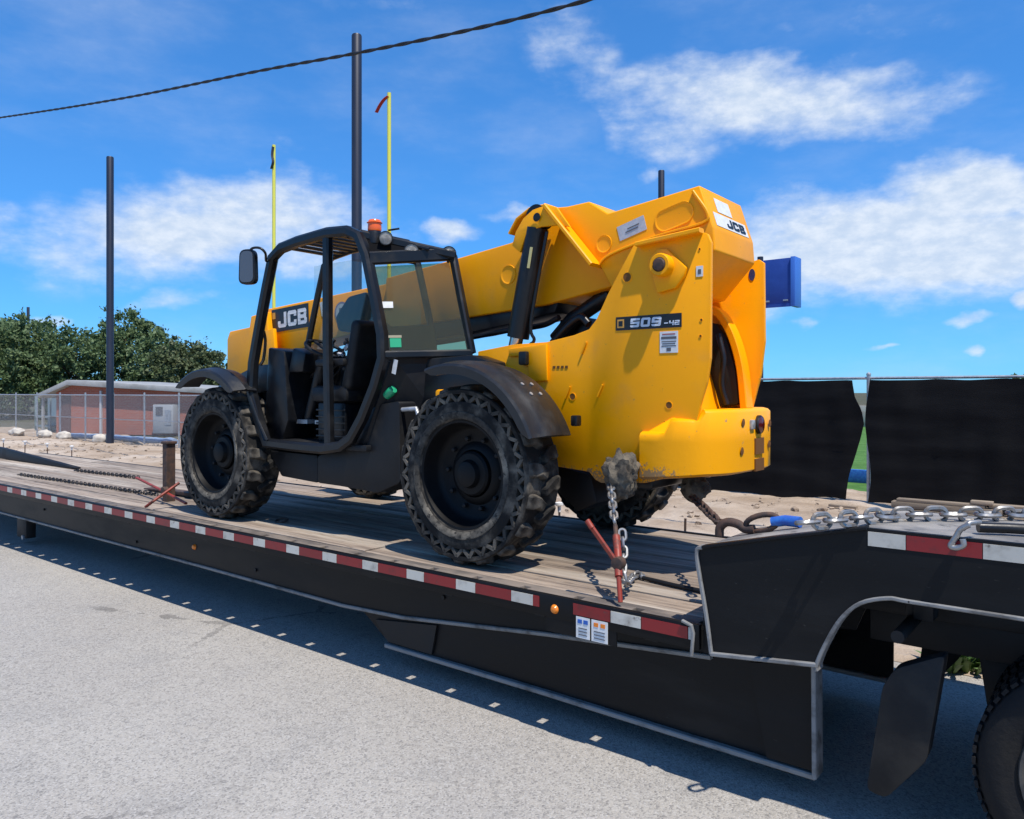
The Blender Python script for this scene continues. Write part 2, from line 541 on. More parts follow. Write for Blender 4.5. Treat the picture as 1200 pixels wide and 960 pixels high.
def glass_mat(name, tint, dust=0.025):
    m = bpy.data.materials.new(name); m.use_nodes = True
    T = NT(m.node_tree); T.n.clear()
    out = T.node('ShaderNodeOutputMaterial')
    tr = T.node('ShaderNodeBsdfTransparent'); tr.inputs[0].default_value = (*tint, 1)
    gl = T.node('ShaderNodeBsdfGlossy'); gl.inputs['Roughness'].default_value = 0.03; gl.inputs[0].default_value = (0.9, 0.95, 0.9, 1)
    df = T.node('ShaderNodeBsdfDiffuse'); df.inputs[0].default_value = (0.34, 0.30, 0.17, 1)
    mx = T.node('ShaderNodeMixShader'); mx2 = T.node('ShaderNodeMixShader')
    lw_ = T.node('ShaderNodeLayerWeight'); lw_.inputs[0].default_value = 0.5
    T.put(mx.inputs[0], T.math('ADD', T.math('MULTIPLY', T.math('POWER', lw_.outputs['Facing'], 5.0), 0.6), 0.035)); T.l.new(tr.outputs[0], mx.inputs[1]); T.l.new(gl.outputs[0], mx.inputs[2])
    mx2.inputs[0].default_value = dust
    T.l.new(mx.outputs[0], mx2.inputs[1]); T.l.new(df.outputs[0], mx2.inputs[2])
    T.l.new(mx2.outputs[0], out.inputs[0])
    return m


GLASS = glass_mat('tinted_cab_glass', (0.68, 0.69, 0.50), 0.075)
CLEAR = glass_mat('clear_cab_glass', (0.92, 0.94, 0.92))


# ------------------------------------------------------------------ ground
def asphalt_mat():
    m = bpy.data.materials.new('bleached_asphalt'); m.use_nodes = True
    T = NT(m.node_tree); b = T.n['Principled BSDF']
    g = T.node('ShaderNodeNewGeometry'); v = g.outputs['Position']
    big = T.noise(v, 0.35, 5, 0.6); mid = T.noise(v, 2.3, 6, 0.65)
    vo = T.node('ShaderNodeTexVoronoi'); T.put(vo.inputs['Vector'], v); vo.inputs['Scale'].default_value = 100
    vo2 = T.node('ShaderNodeTexVoronoi'); T.put(vo2.inputs['Vector'], v); vo2.inputs['Scale'].default_value = 34
    base = T.mix(T.ramp(big, 0.35, 0.68), (0.36, 0.335, 0.30), (0.41, 0.385, 0.345))
    base = T.mix(T.math('MULTIPLY', T.ramp(mid, 0.45, 0.75), 0.5), base, (0.29, 0.28, 0.265))
    sp = T.node('ShaderNodeSeparateColor'); T.l.new(vo.outputs['Color'], sp.inputs[0])
    base = T.mix(T.math('MULTIPLY', T.ramp(sp.outputs[0], 0.55, 1.0), 0.55), base, (0.50, 0.48, 0.45))
    base = T.mix(T.math('MULTIPLY', T.ramp(sp.outputs[1], 0.6, 1.0), 0.6), base, (0.15, 0.145, 0.14))
    sp2 = T.node('ShaderNodeSeparateColor'); T.l.new(vo2.outputs['Color'], sp2.inputs[0])
    base = T.mix(T.math('MULTIPLY', T.ramp(sp2.outputs[0], 0.86, 0.96), 0.22), base, (0.13, 0.125, 0.12))
    stain = T.ramp(T.noise(v, 0.9, 4, 0.5), 0.66, 0.76)
    base = T.mix(T.math('MULTIPLY', stain, 0.38), base, (0.2, 0.185, 0.17))
    wv = T.node('ShaderNodeTexVoronoi', feature='DISTANCE_TO_EDGE'); T.put(wv.inputs['Vector'], T.mapping(v, (1, 1, 0.0))); wv.inputs['Scale'].default_value = 0.34
    crk = T.math('MULTIPLY', T.ramp(T.math('ADD', wv.outputs['Distance'], T.math('MULTIPLY', T.math('SUBTRACT', T.noise(v, 3.0, 5, 0.7), 0.5), 0.12)), 0.006, 0.001), T.ramp(T.noise(v, 0.45, 2), 0.5, 0.62))
    base = T.mix(T.math('MULTIPLY', crk, 0.55), base, (0.1, 0.095, 0.09))
    T.put(b.inputs['Base Color'], base)
    b.inputs['Roughness'].default_value = 0.92
    b.inputs['Specular IOR Level'].default_value = 0.25
    bp = T.node('ShaderNodeBump'); bp.inputs['Distance'].default_value = 0.006; bp.inputs['Strength'].default_value = 0.9
    h = T.math('ADD', T.math('MULTIPLY', vo.outputs['Distance'], -0.8), T.noise(v, 120, 3, 0.6))
    T.put(bp.inputs['Height'], h); T.l.new(bp.outputs[0], b.inputs['Normal'])
    return m


DIRT = mat('sandy_dirt', (0.40, 0.315, 0.235), 0.95, col2=(0.30, 0.225, 0.16), nscale=1.3, lo=0.35, hi=0.68, bump=0.05, bscale=7, coord='World', spec=0.2,
           speck=(0.20, 0.155, 0.12), sscale=5, slo=0.62, shi=0.72, col3=(0.47, 0.39, 0.31), n3=0.4, l3=0.45, h3=0.65)
TURF = mat('green_turf', (0.06, 0.15, 0.03), 0.9, col2=(0.09, 0.20, 0.045), nscale=1.5, bump=0.02, bscale=30, coord='World', spec=0.2)
SOIL = mat('open_land', (0.10, 0.09, 0.06), 0.95, col2=(0.055, 0.062, 0.03), nscale=0.05, coord='World', spec=0.2)


def grid_sheet(name, x0, x1, y0, y1, nx, ny, zf, m):
    bm = bmesh.new()
    vs = [[bm.verts.new((x0 + (x1 - x0) * i / nx, y0 + (y1 - y0) * j / ny, 0)) for i in range(nx + 1)] for j in range(ny + 1)]
    for r in vs:
        for v in r:
            v.co.z = zf(v.co.x, v.co.y)
    for j in range(ny):
        for i in range(nx):
            bm.faces.new((vs[j][i], vs[j][i + 1], vs[j + 1][i + 1], vs[j + 1][i]))
    return struct(new(name, mesh(bm, smooth=60, recalc=False), m))


grid_sheet('ground', -3000, 3000, -3000, 3000, 4, 4, lambda x, y: -0.06, SOIL)
grid_sheet('road', -90, 60, -30, 6.55, 30, 10, lambda x, y: 0.0, asphalt_mat())


def dirt_z(x, y):
    e = min(1, max(0, (y - 6.4) / 1.6))
    h = 0.10 * noise.noise(Vector((x * 0.55, y * 0.55, 3))) + 0.05 * noise.noise(Vector((x * 1.7, y * 1.7, 9))) + 0.02 * noise.noise(Vector((x * 5, y * 5, 1)))
    k = 0.14 * math.exp(-((y - 11) / 2.2) ** 2)
    return 0.004 + e * (0.06 + max(-0.05, h) + k)


grid_sheet('dirt_ground', -50, 12, 6.3, 16.2, 420, 70, dirt_z, DIRT)
grid_sheet('playing_field', -26, 120, 16.2, 110, 10, 10, lambda x, y: 0.01, TURF)

# loose clods on the dirt
bm = bmesh.new()
for i in range(1500):
    x = random.uniform(-34, 3); y = random.uniform(6.7, 14.0)
    s = random.uniform(0.015, 0.05) * (1.8 if random.random() < 0.06 else 1)
    r = bmesh.ops.create_icosphere(bm, subdivisions=1, radius=s, matrix=Matrix.Translation((x, y, dirt_z(x, y) + s * 0.3)) @ Matrix.Rotation(random.random() * 6, 4, 'Z') @ Matrix.Diagonal((1.2, 0.9, 0.7, 1)))
    for v in r['verts']:
        v.co += Vector((random.uniform(-1, 1), random.uniform(-1, 1), random.uniform(-1, 1))) * s * 0.25
o = new('dirt_clods', mesh(bm, smooth=0), DIRT); o['kind'] = 'stuff'
o['label'] = 'loose clods of sandy dirt scattered behind the trailer'; o['category'] = 'dirt clods'

# ------------------------------------------------------------------ lowboy trailer
DK = 0.847            # height of the deck
YN, YF = 3.60, 5.98   # near and far edge of the deck
XE = WX(819, YN)      # front end of the deck, where the gooseneck rises
XL = -16.5
trailer = thing('lowboy_trailer', (-6, 4.6, 0), 'long black lowboy trailer with weathered wood deck and raised gooseneck', 'trailer')


def part(name, me, m, parent, M=None):
    return new(name, me, m, parent, M)


# deck: steel rim, slotted edge plates, planks
part('deck_rim', boxm((XL, YN, DK - 0.125), (XE, YN + 0.035, DK + 0.004), 0.006), TRL, trailer)
part('deck_rim', boxm((XL, YF - 0.035, DK - 0.125), (XE, YF, DK + 0.004), 0.006), TRL, trailer)
pit = 0.385
ep = boxm((0.028, YN + 0.037, DK - 0.03), (pit - 0.028, YN + 0.105, DK - 0.001), 0.003)
k = 0
xx = XE - pit
edgem = mat('scuffed_deck_edge', (0.20, 0.165, 0.135), 0.8, col2=(0.10, 0.085, 0.075), nscale=8, coord='World', rand=0.15, bump=0.001, bscale=40, stretch=(0.4, 1, 1))
while xx > XL:
    part('edge_plate', ep, edgem, trailer, Matrix.Translation((xx, 0, 0)))
    xx -= pit
part('edge_bar', boxm((XL, YN + 0.107, DK - 0.05), (XE, YN + 0.16, DK - 0.002), 0.003), edgem, trailer)
rows = 9
pw = (YF - 0.04 - (YN + 0.165)) / rows
for r in range(rows):
    y0 = YN + 0.165 + r * pw
    x1 = XE - 0.01
    first = random.uniform(1.6, 4.6)
    while x1 > XL:
        L = first if x1 > XE - 0.1 else random.uniform(3.4, 5.0)
        x0 = max(XL, x1 - L)
        dz = random.uniform(-0.006, 0.004); g = random.uniform(0.004, 0.010)
        nseg = max(3, int((x1 - x0) / 0.35))
        bm = bmesh.new()
        sec = [(-pw / 2 + g, -0.045), (pw / 2 - g, -0.045), (pw / 2 - g, -0.004), (pw / 2 - g - 0.006, 0), (-pw / 2 + g + 0.006, 0), (-pw / 2 + g, -0.004)]
        ph = random.random() * 99
        pts = []
        rings = []
        for i in range(nseg + 1):
            X = x0 + 0.004 + (x1 - x0 - 0.008) * i / nseg
            wz = 0.005 * noise.noise(Vector((X * 0.9, ph, 0)))
            wy = 0.003 * noise.noise(Vector((X * 1.3, ph, 5)))
            rings.append([bm.verts.new((X, y0 + pw / 2 + a + wy, DK + dz + b + wz)) for a, b in sec])
        for A, B in zip(rings, rings[1:]):
            for j in range(6):
                bm.faces.new((A[j], B[j], B[(j + 1) % 6], A[(j + 1) % 6]))
        bm.faces.new(rings[0]); bm.faces.new(rings[-1][::-1])
        part('plank', mesh(bm), WOOD, trailer)
        x1 = x0
    # dark strips between some planks: steel rub bars
for yy in (4.02, 5.26):
    pass
# cross members under the deck
part('sun_block_sheet', boxm((XL, YN + 0.17, DK - 0.061), (XE - 0.02, YF - 0.04, DK - 0.057)), BLKD, trailer)  # unseen sheet added to keep sunlight from falling through the plank gaps
cm = boxm((-0.04, YN + 0.25, DK - 0.22), (0.04, YF - 0.25, DK - 0.064))
xx = XE - 0.4
while xx > XL:
    part('cross_member', cm, BLKD, trailer, Matrix.Translation((xx, 0, 0)))
    xx -= 0.78

# side beams: web and bottom flange
YB = YN + 0.255
top = DK - 0.05
lo_px = [(-250, 520), (0, 601), (220, 660), (400, 710), (470, 724), (640, 744), (832, 771)]
lo = XZ(lo_px, YB - 0.02)
web = [(XL, top)] + [(XL, lo[0][1])] + lo[1:] + [(lo[-1][0], top)]
part('side_beam', prism(web, YB, YB + 0.02), TRL, trailer)
part('beam_flange', beam([(XL, YB + 0.03, lo[0][1])] + [(x, YB + 0.03, z) for x, z in lo[1:]], 0.10, 0.026, up=(0, 0, 1)), EDGE, trailer)
part('side_beam', prism(web, 5.50, 5.52), TRL, trailer)
part('beam_flange', beam([(XL, 5.45, lo[0][1])] + [(x, 5.45, z) for x, z in lo[1:]], 0.10, 0.026, up=(0, 0, 1)), EDGE, trailer)
# lower beam under the front half of the deck, ending in a post below the gooseneck
low_px = [(424, 717), (455, 755), (640, 811), (800, 861), (946, 906), (957, 902)]
lw = XZ(low_px, YB)
upz = XZ([(957, 779), (832, 771), (640, 744), (470, 725)], YB - 0.012)
for yy in (YB + 0.004, 5.43):
    part('lower_beam', prism(lw[:-1] + [(lw[-1][0], lw[-2][1])] + upz, yy + 0.012, yy + 0.03), TRL, trailer)
    fl = XZ([(453, 756), (640, 812), (800, 862), (956, 910)], YB)
    part('beam_flange', beam([(x, yy + 0.03, z) for x, z in fl], 0.11, 0.03, up=(0, 0, 1)), EDGE, trailer)
stf = XZ([(428, 722), (455, 755), (455, 760), (500, 770), (505, 735)], YB)
part('stiffener', prism(XZ([(455, 752), (506, 767), (512, 733), (440, 726)], YB), YB - 0.004, YB + 0.012), BLKD, trailer)

# gooseneck
YG = YN + 0.005
g_px = [(817, 650), (824, 641), (900, 631), (1016, 620), (1200, 640), (1330, 655), (1330, 717), (1200, 709), (1040, 701), (1008, 707), (985, 726), (967, 756), (957, 779), (834, 766), (828, 720)]
gp = XZ(g_px, YG)
zt = EYE - 0.595
# true level top from the bend forwards
xb = gp[3][0]
XR = 1.3
gp[2] = ((gp[1][0] + xb) / 2, (gp[1][1] + zt) / 2 + 0.004); gp[3] = (xb, zt); gp[4] = (0.2, zt); gp[5] = (XR, zt); gp[6] = (XR, 1.132); gp[7] = (0.2, 1.132)
part('gooseneck_side', prism(gp, YG, YG + 0.025, 0.0), TRL, trailer)
YI = 4.28             # inner edge of the near box beam of the gooseneck
part('gooseneck_inner_side', prism(gp, YI - 0.02, YI, 0.0), TRL, trailer)
part('gooseneck_far_side', prism([(x, min(z, 1.08)) for x, z in gp[:3]] + [(XR, 1.08), (XR, 0.98), (gp[9][0], 0.98)] + gp[10:], YF - 0.03, YF - 0.005, 0.0), TRL, trailer)
part('gooseneck_well', boxm((gp[1][0] + 0.12, YI + 0.002, 1.03), (XR, YF - 0.034, 1.05)), BLKD, trailer)


def strip(px, name, w, h, y, m=EDGE, per=0):
    pts = [Vector((x, y, z)) for x, z in (XZ(px, YG) if isinstance(px[0][0], int) else px)]
    if per:
        pts = smooth_path(pts, per)
    part(name, beam(pts, w, h, up=(0, 1, 0), c=0.004), m, trailer)


# flanges round the gooseneck plate: here the sweep runs in the plate's plane
arch = [(gp[8][0] + 0.30, 1.132), (gp[8][0] + 0.08, 1.132), gp[8], gp[9], gp[10], gp[11], gp[12], XZ([(957, 786)], YG)[0]]
part('post_flange', beam([W(957, 776, YB - 0.03), W(958, 908, YB - 0.03)], 0.022, 0.11, up=(0, 1, 0), c=0.004), EDGE, trailer)
strip([(XR, 1.132)] + arch, 'arch_flange', 0.017, 0.085, YG + 0.03, per=4)
strip([gp[12], gp[13]], 'arch_flange', 0.02, 0.06, YG + 0.012)
strip([(gp[13][0], gp[13][1]), gp[14], gp[0], gp[1]], 'neck_flange', 0.018, 0.075, YG + 0.022, per=4)
strip([gp[1], gp[2], gp[3]], 'neck_flange', 0.016, 0.06, YG + 0.012, TRL)
# end post plate from gooseneck down to the lower beam
part('post_plate', prism(XZ([(957, 779), (957, 903), (900, 886), (880, 775)], YB), YB - 0.02, YB - 0.005), TRL, trailer)
# top plate of the gooseneck and bulkhead facing the deck
topm = mat('dusty_gooseneck_top', (0.16, 0.155, 0.15), 0.7, col2=(0.30, 0.28, 0.25), nscale=3, lo=0.4, hi=0.65, coord='World', bump=0.002, bscale=30, speck=(0.06, 0.06, 0.06), sscale=9, slo=0.55, shi=0.7)
part('gooseneck_top', prism([gp[1], gp[2], gp[3], (XR, zt), (XR, zt - 0.02), (gp[3][0], zt - 0.02), (gp[2][0], gp[2][1] - 0.02), (gp[1][0], gp[1][1] - 0.02)], YG + 0.027, YI - 0.022), topm, trailer)
part('neck_bulkhead', boxm((gp[0][0] + 0.02, YG + 0.03, DK - 0.14), (gp[0][0] + 0.05, YF - 0.035, 1.0)), TRL, trailer)
part('neck_bulkhead', prism([gp[1], (gp[1][0] + 0.02, gp[1][1] - 0.02), (gp[0][0] + 0.12, gp[0][1] - 0.10), (gp[0][0] + 0.10, gp[0][1] - 0.10)], YG + 0.03, YI - 0.022), TRL, trailer)
for yy in (4.1, 5.2):
    part('neck_frame', boxm((xb - 0.5, yy, 0.94), (XR, yy + 0.08, 1.028), 0.006), BLKD, trailer)
    part('neck_frame', boxm((-1.25, yy + 0.1, 0.95), (-0.95, yy + 0.24, 1.20), 0.006), BLKD, trailer)
part('neck_cylinder', tube([(-2.1, 4.35, 0.62), (-0.9, 4.35, 1.12)], 0.07), BLKD, trailer)
part('neck_cross_beam', boxm((-1.60, YB + 0.08, 0.34), (-1.50, YF - 0.3, 0.75), 0.01), BLKD, trailer)
part('neck_post', boxm((WX(1070, 3.9), 3.9, 0.98), (WX(1094, 3.9), 4.02, 1.18), 0.006), BLKD, trailer)

# loop at the deck's front end
lp = XZ([(690, 703), (800, 727), (811, 733), (813, 742), (811, 768)], YN)
part('corner_guard', beam([(x, YN - 0.006, z) for x, z in lp[1:]], 0.014, 0.02, up=(0, 1, 0), c=0.003), EDGE, trailer)

# reflective tape on the deck rim
tr_ = boxm((0, -0.0035, -0.031), (1, 0, 0.031))
tw_ = tr_.copy()


def tape(x0, x1, z, y, red):
    M = Matrix.Translation((x0, y, z)) @ Matrix.Diagonal((x1 - x0, 1, 1, 1))
    part('red_tape' if red else 'white_tape', tr_ if red else tw_, REDT if red else WHT, trailer, M)


zr = DK - 0.045
xw = WX(632, YN)
red = True
tape(WX(625, YN), xw, zr, YN, True)
xx = WX(625, YN)
red = False
while xx > XL:
    L = 0.285 if red else 0.165
    tape(xx - L + 0.002, xx - 0.002, zr, YN, red)
    xx -= L; red = not red
for a, b, rd in ((672, 715, True), (716, 751, False), (752, 806, True), (807, 812, False)):
    tape(WX(a, YN), WX(b, YN), zr, YN, rd)
for a, b, rd in ((1017, 1061, False), (1062, 1151, True), (1152, 1215, False), (1216, 1330, True)):
    tape(WX(a, YN), WX(b, YN), zt - 0.045, YG, rd)

# amber marker lamp and two warning stickers hang from the rim on a plate
part('marker_plate', boxm((WX(640, YN), YN + 0.004, DK - 0.205), (WX(722, YN), YN + 0.012, DK - 0.10)), TRL, trailer)
c = W(650, 714, YN)
lamp = part('marker_lamp', lathe([(0.0001, -0.022), (0.018, -0.018), (0.026, -0.006), (0.028, 0.0)], 18), AMBER, trailer, Matrix.Translation((c.x, YN + 0.003, c.z)))
part('marker_lamp', lathe([(0.0001, -0.022), (0.018, -0.018), (0.026, -0.006), (0.028, 0.0)], 18), AMBER, trailer, Matrix.Translation((WX(228, YB), YB, W(228, 641, YB).z)))
for x0p, x1p in ((675, 692), (693, 713)):
    a = W(x0p, 718, YN); b = W(x1p, 741, YN)
    s = part('warning_sticker', boxm((a.x + 0.003, YN - 0.004, DK - 0.20), (b.x - 0.003, YN - 0.0006, DK - 0.082)), WPAPER, trailer)
    for q in range(2):
        px_ = a.x + (b.x - a.x) * (0.3 + 0.4 * q)
        part('pictogram', boxm((px_ - 0.014, YN - 0.0062, DK - 0.118), (px_ + 0.014, YN - 0.0045, DK - 0.096), 0.0), BLUEP if x0p == 675 else AMBER, s)
    for q in range(3):
        part('print_line', boxm((a.x + 0.02, YN - 0.0062, DK - 0.147 - q * 0.018), (b.x - 0.02, YN - 0.0045, DK - 0.142 - q * 0.018)), INK, s)
# little drain scars and bolts on the side beam
for px_, py_ in ((52, 597), (160, 635), (300, 668), (520, 700)):
    c = W(px_, py_, YB)
    part('bolt', lathe([(0.016, 0.0), (0.016, -0.012), (0.0001, -0.012)], 6), BLKD, trailer, Matrix.Translation((c.x, YB, c.z)))
# hanging bracket under the beam at the far left
c = W(20, 606, YB)
part('under_bracket', boxm((c.x - 0.16, YB + 0.05, 0.10), (c.x + 0.16, YB + 0.17, c.z + 0.1), 0.01), BLKD, trailer)
part('bracket_bolt', lathe([(0.03, 0.0), (0.03, -0.02), (0.0001, -0.02)], 8), STEELP, trailer, Matrix.Translation((c.x + 0.08, YB + 0.05, W(21, 630, YB).z)))
# dark ramp lying on the far side of the tail
part('tail_ramp', prism([(-12.5, DK + 0.006), (-12.5, DK + 0.03), (-15.6, DK + 0.19), (-16.4, DK + 0.21), (-16.4, DK + 0.006)], 5.0, 5.09, 0.004), BLKD, trailer)
part('wheel', lathe([(0.2, 0.02), (0.46, 0.0), (0.49, 0.04), (0.49, 0.24), (0.46, 0.28), (0.2, 0.26)], 40), TYRE, trailer, Matrix.Translation((-15.2, YN + 0.35, 0.49)))

# steel chain anchors set in the deck
for px_, py_ in ((330, 612),):
    t = (py_ - HOR)
    # on the deck plane
    dpt = FPX * (EYE - DK) / t; X = (px_ - 600) / FPX * dpt
    wx = X * SN - dpt * CS; wy = X * CS + dpt * SN
    part('deck_ring', tube([Vector((wx + 0.06 * math.cos(a), wy + 0.05 * math.sin(a), DK + 0.016 + 0.012 * math.sin(a))) for a in [i * math.pi / 8 for i in range(16)]], 0.010, 8, closed=True), RUST, trailer)

# ------------------------------------------------------------------ truck under the gooseneck
truck = thing('truck_tractor', (0.2, 4.6, 0), 'rear wheels and frame of a black truck under the gooseneck', 'truck')
part('frame_rail', boxm((-1.0, 4.15, 0.78), (3.0, 4.25, 1.0), 0.006), BLKD, truck)
part('frame_rail', boxm((-1.0, 5.05, 0.78), (3.0, 5.15, 1.0), 0.006), BLKD, truck)
part('axle', tube([(0.02, 3.75, 0.5), (0.02, 5.6, 0.5)], 0.09), BLKD, truck)
rimg = mat('dull_grey_wheel', (0.03, 0.03, 0.031), 0.55, 0.2, col2=(0.07, 0.067, 0.063), nscale=7, rough2=0.75, bump=0.001, bscale=70)
tyr_truck = lathe([(0.345, 0.03), (0.40, 0.0), (0.46, 0.006), (0.495, 0.03), (0.508, 0.05), (0.512, 0.13), (0.508, 0.21), (0.495, 0.23), (0.46, 0.25), (0.345, 0.23)], 72)
bm = bmesh.new()
for i in range(64):
    for s_ in (0, 1):
        M = Matrix.Rotation(2 * math.pi * (i + 0.5 * s_) / 64, 4, 'Y')
        add_box(bm, (0.506, 0.028 + s_ * 0.125, -0.016), (0.520, 0.105 + s_ * 0.125, 0.016), M)
tread_truck = mesh(bm)
rim_truck = lathe([(0.352, 0.03), (0.345, 0.012), (0.335, 0.016), (0.31, 0.06), (0.29, 0.075), (0.17, 0.045), (0.15, 0.02), (0.12, -0.02), (0.10, -0.035), (0.0001, -0.035)], 48)
nut = lathe([(0.016, 0.06), (0.016, 0.02), (0.0001, 0.015)], 6)
for y_, full in ((3.66, True), (3.98, False), (5.1, False), (5.42, False)):
    M = Matrix.Translation((0.0, y_, 0.492)) @ Matrix.Diagonal((0.95, 1, 0.95, 1))
    w_ = part('wheel', rim_truck, rimg, truck, M)
    part('tyre', tyr_truck, TYRE, w_, M)
    part('tread', tread_truck, TYRE, w_, M)['kind'] = 'stuff'
    if full:
        for i in range(10):
            part('wheel_nut', nut, BLKD, w_, M @ Matrix.Rotation(i * math.pi / 5, 4, 'Y') @ Matrix.Translation((0.21, 0, 0)))
    del M
# mud flaps: thick bent rubber sheets hanging from a round bar
fm = mat('flap_rubber', (0.010, 0.010, 0.011), 0.65, spec=0.3, col2=(0.024, 0.022, 0.020), nscale=4, bump=0.002, bscale=30)
fpo = rounded(XZ([(1015, 926), (1034, 805), (1048, 784), (1108, 768), (1086, 892), (1038, 936)], 3.70), 0.03, 3)
part('mud_flap', prism(fpo, 3.70, 3.80, 0.012), fm, truck)
part('mud_flap', prism([(x - 0.10, z) for x, z in fpo], 5.30, 5.40, 0.012), fm, truck)
for y0, y1 in ((3.66, 4.22), (4.98, 5.50)):
    part('flap_bar', tube([(-0.77, y0, 0.955), (-0.77, y1 + 0.1, 0.955)], 0.028, 12), BLKD, truck)
part('flap_hanger', boxm((-0.80, 3.95, 0.98), (-0.70, 4.10, 1.12), 0.008), BLKD, truck)
part('spring_hanger', prism([(-0.55, 0.80), (-0.35, 0.80), (-0.40, 0.45), (-0.50, 0.45)], 4.28, 4.40, 0.006), BLKD, truck)

# ------------------------------------------------------------------ telehandler
XRW, XFW = WX(540, 3.84), WX(250, 3.84)
ZW = DK + 0.615
YT = 3.82             # outer face of the near tyres
tele = thing('telehandler', ((XRW + XFW) / 2, 4.75, DK), 'yellow telehandler with black open cab chained down on the lowboy trailer', 'telehandler')

# --- wheels (axis y, outer face towards -y)
tyre_p = [(0.365, -0.150), (0.38, -0.172), (0.41, -0.182), (0.47, -0.180), (0.497, -0.172), (0.500, -0.125), (0.546, -0.125), (0.548, -0.170), (0.574, -0.172), (0.582, -0.16),
          (0.574, -0.08), (0.572, 0.0), (0.574, 0.08), (0.582, 0.16), (0.574, 0.172), (0.548, 0.170), (0.546, 0.125), (0.500, 0.125), (0.497, 0.172), (0.47, 0.180), (0.41, 0.182), (0.38, 0.172), (0.365, 0.150)]
tyre_me = lathe(tyre_p, 84, cap=False)
NW = 30
webs = []
for s_ in (-1, 1):
    bm = bmesh.new()
    for i in range(NW):
        a0 = 2 * math.pi * i / NW; st = math.pi / NW
        for a, b in ((a0, a0 + st), (a0 + st, a0 + 2 * st)):
            r0, r1 = (0.494, 0.552) if a == a0 else (0.552, 0.494)
            p = Vector((r0 * math.cos(a), s_ * 0.147, r0 * math.sin(a))); q = Vector((r1 * math.cos(b), s_ * 0.147, r1 * math.sin(b)))
            add_sweep(bm, [p, q], rect(0.024, 0.05), up=(0, 1, 0))
    webs.append(mesh(bm))
rim_me = lathe([(0.378, -0.150), (0.370, -0.162), (0.355, -0.160), (0.345, -0.13), (0.335, -0.05), (0.315, -0.02), (0.30, -0.012), (0.22, 0.0), (0.19, -0.03), (0.165, -0.035), (0.16, 0.02),
                (0.16, 0.1), (0.33, 0.1), (0.345, 0.13), (0.37, 0.16), (0.378, 0.15)], 64, cap=False)
hub_me = lathe([(0.16, 0.02), (0.155, -0.055), (0.14, -0.07), (0.10, -0.075), (0.085, -0.11), (0.06, -0.12), (0.0001, -0.12)], 32)
band_me = lathe([(0.381, -0.1745), (0.386, -0.1795), (0.412, -0.1855), (0.428, -0.1855), (0.432, -0.182)], 72, cap=False)
BAND = mat('scuffed_tyre_edge', (0.05, 0.046, 0.04), 0.85, spec=0.2, col2=(0.30, 0.26, 0.20), nscale=4.0, lo=0.44, hi=0.74, speck=(0.03, 0.028, 0.025), sscale=30, slo=0.5, shi=0.62)
WEBM = mat('dusty_web_rubber', (0.05, 0.046, 0.04), 0.85, spec=0.2, col2=(0.19, 0.165, 0.13), nscale=4, lo=0.40, hi=0.72, bump=0.002, bscale=50)
nut_me = lathe([(0.017, 0.0), (0.017, -0.03), (0.008, -0.036), (0.0001, -0.036)], 6)


def lug_mesh(side):
    # a slanted block from the centre line out over the shoulder
    bm = bmesh.new()
    base, top_ = [], []
    outl = [(-0.025, -0.030), (0.055, 0.035), (0.120, 0.050), (0.160, 0.050), (0.163, -0.052), (0.120, -0.060), (0.06, -0.055), (0.0, -0.095)]
    for (yy, tt), k in zip(outl, range(8)):
        for lst, rr, sh in ((base, 0.560, 1.0), (top_, 0.617 - (0.016 if yy > 0.15 else 0.0), 0.80)):
            yc = 0.085 + (yy - 0.085) * (0.93 if rr > 0.57 else 1)
            ang = (tt * sh - 0.0) / rr
            lst.append(bm.verts.new((rr * math.cos(ang), yc * side, rr * math.sin(ang))))
    bm.faces.new(top_); bm.faces.new(base[::-1])
    for i in range(8):
        bm.faces.new((base[i], base[(i + 1) % 8], top_[(i + 1) % 8], top_[i]))
    bmesh.ops.recalc_face_normals(bm, faces=bm.faces)
    bev(bm, 0.008, 1)
    return mesh(bm, smooth=20)


lugA, lugB = lug_mesh(1), lug_mesh(-1)
NL = 18
for (wx, wy, mir) in ((XRW, YT + 0.18, 0), (XFW, YT + 0.18, 0), (XRW, 5.80, 1), (XFW, 5.80, 1)):
    M = Matrix.Translation((wx, wy, ZW)) @ (Matrix.Rotation(math.pi, 4, 'Z') if mir else Matrix.Identity(4)) @ Matrix.Rotation(random.random() * 0.3, 4, 'Y')
    w_ = part('wheel', rim_me, RIM, tele, M)
    part('tyre', tyre_me, TYREW, w_, M)
    for wm_ in webs:
        part('sidewall_web', wm_, WEBM, w_, M)
    part('sidewall_band', band_me, BAND, w_, M)
    part('hub', hub_me, RIM, w_, M)
    for i in range(10):
        part('wheel_nut', nut_me, BLKD, w_, M @ Matrix.Rotation(i * math.pi / 5, 4, 'Y') @ Matrix.Translation((0.245, -0.005, 0)))
    for i in range(NL):
        part('tread_lug', lugA, TYREW, w_, M @ Matrix.Rotation(2 * math.pi * i / NL, 4, 'Y'))
        part('tread_lug', lugB, TYREW, w_, M @ Matrix.Rotation(2 * math.pi * (i + 0.5) / NL, 4, 'Y'))

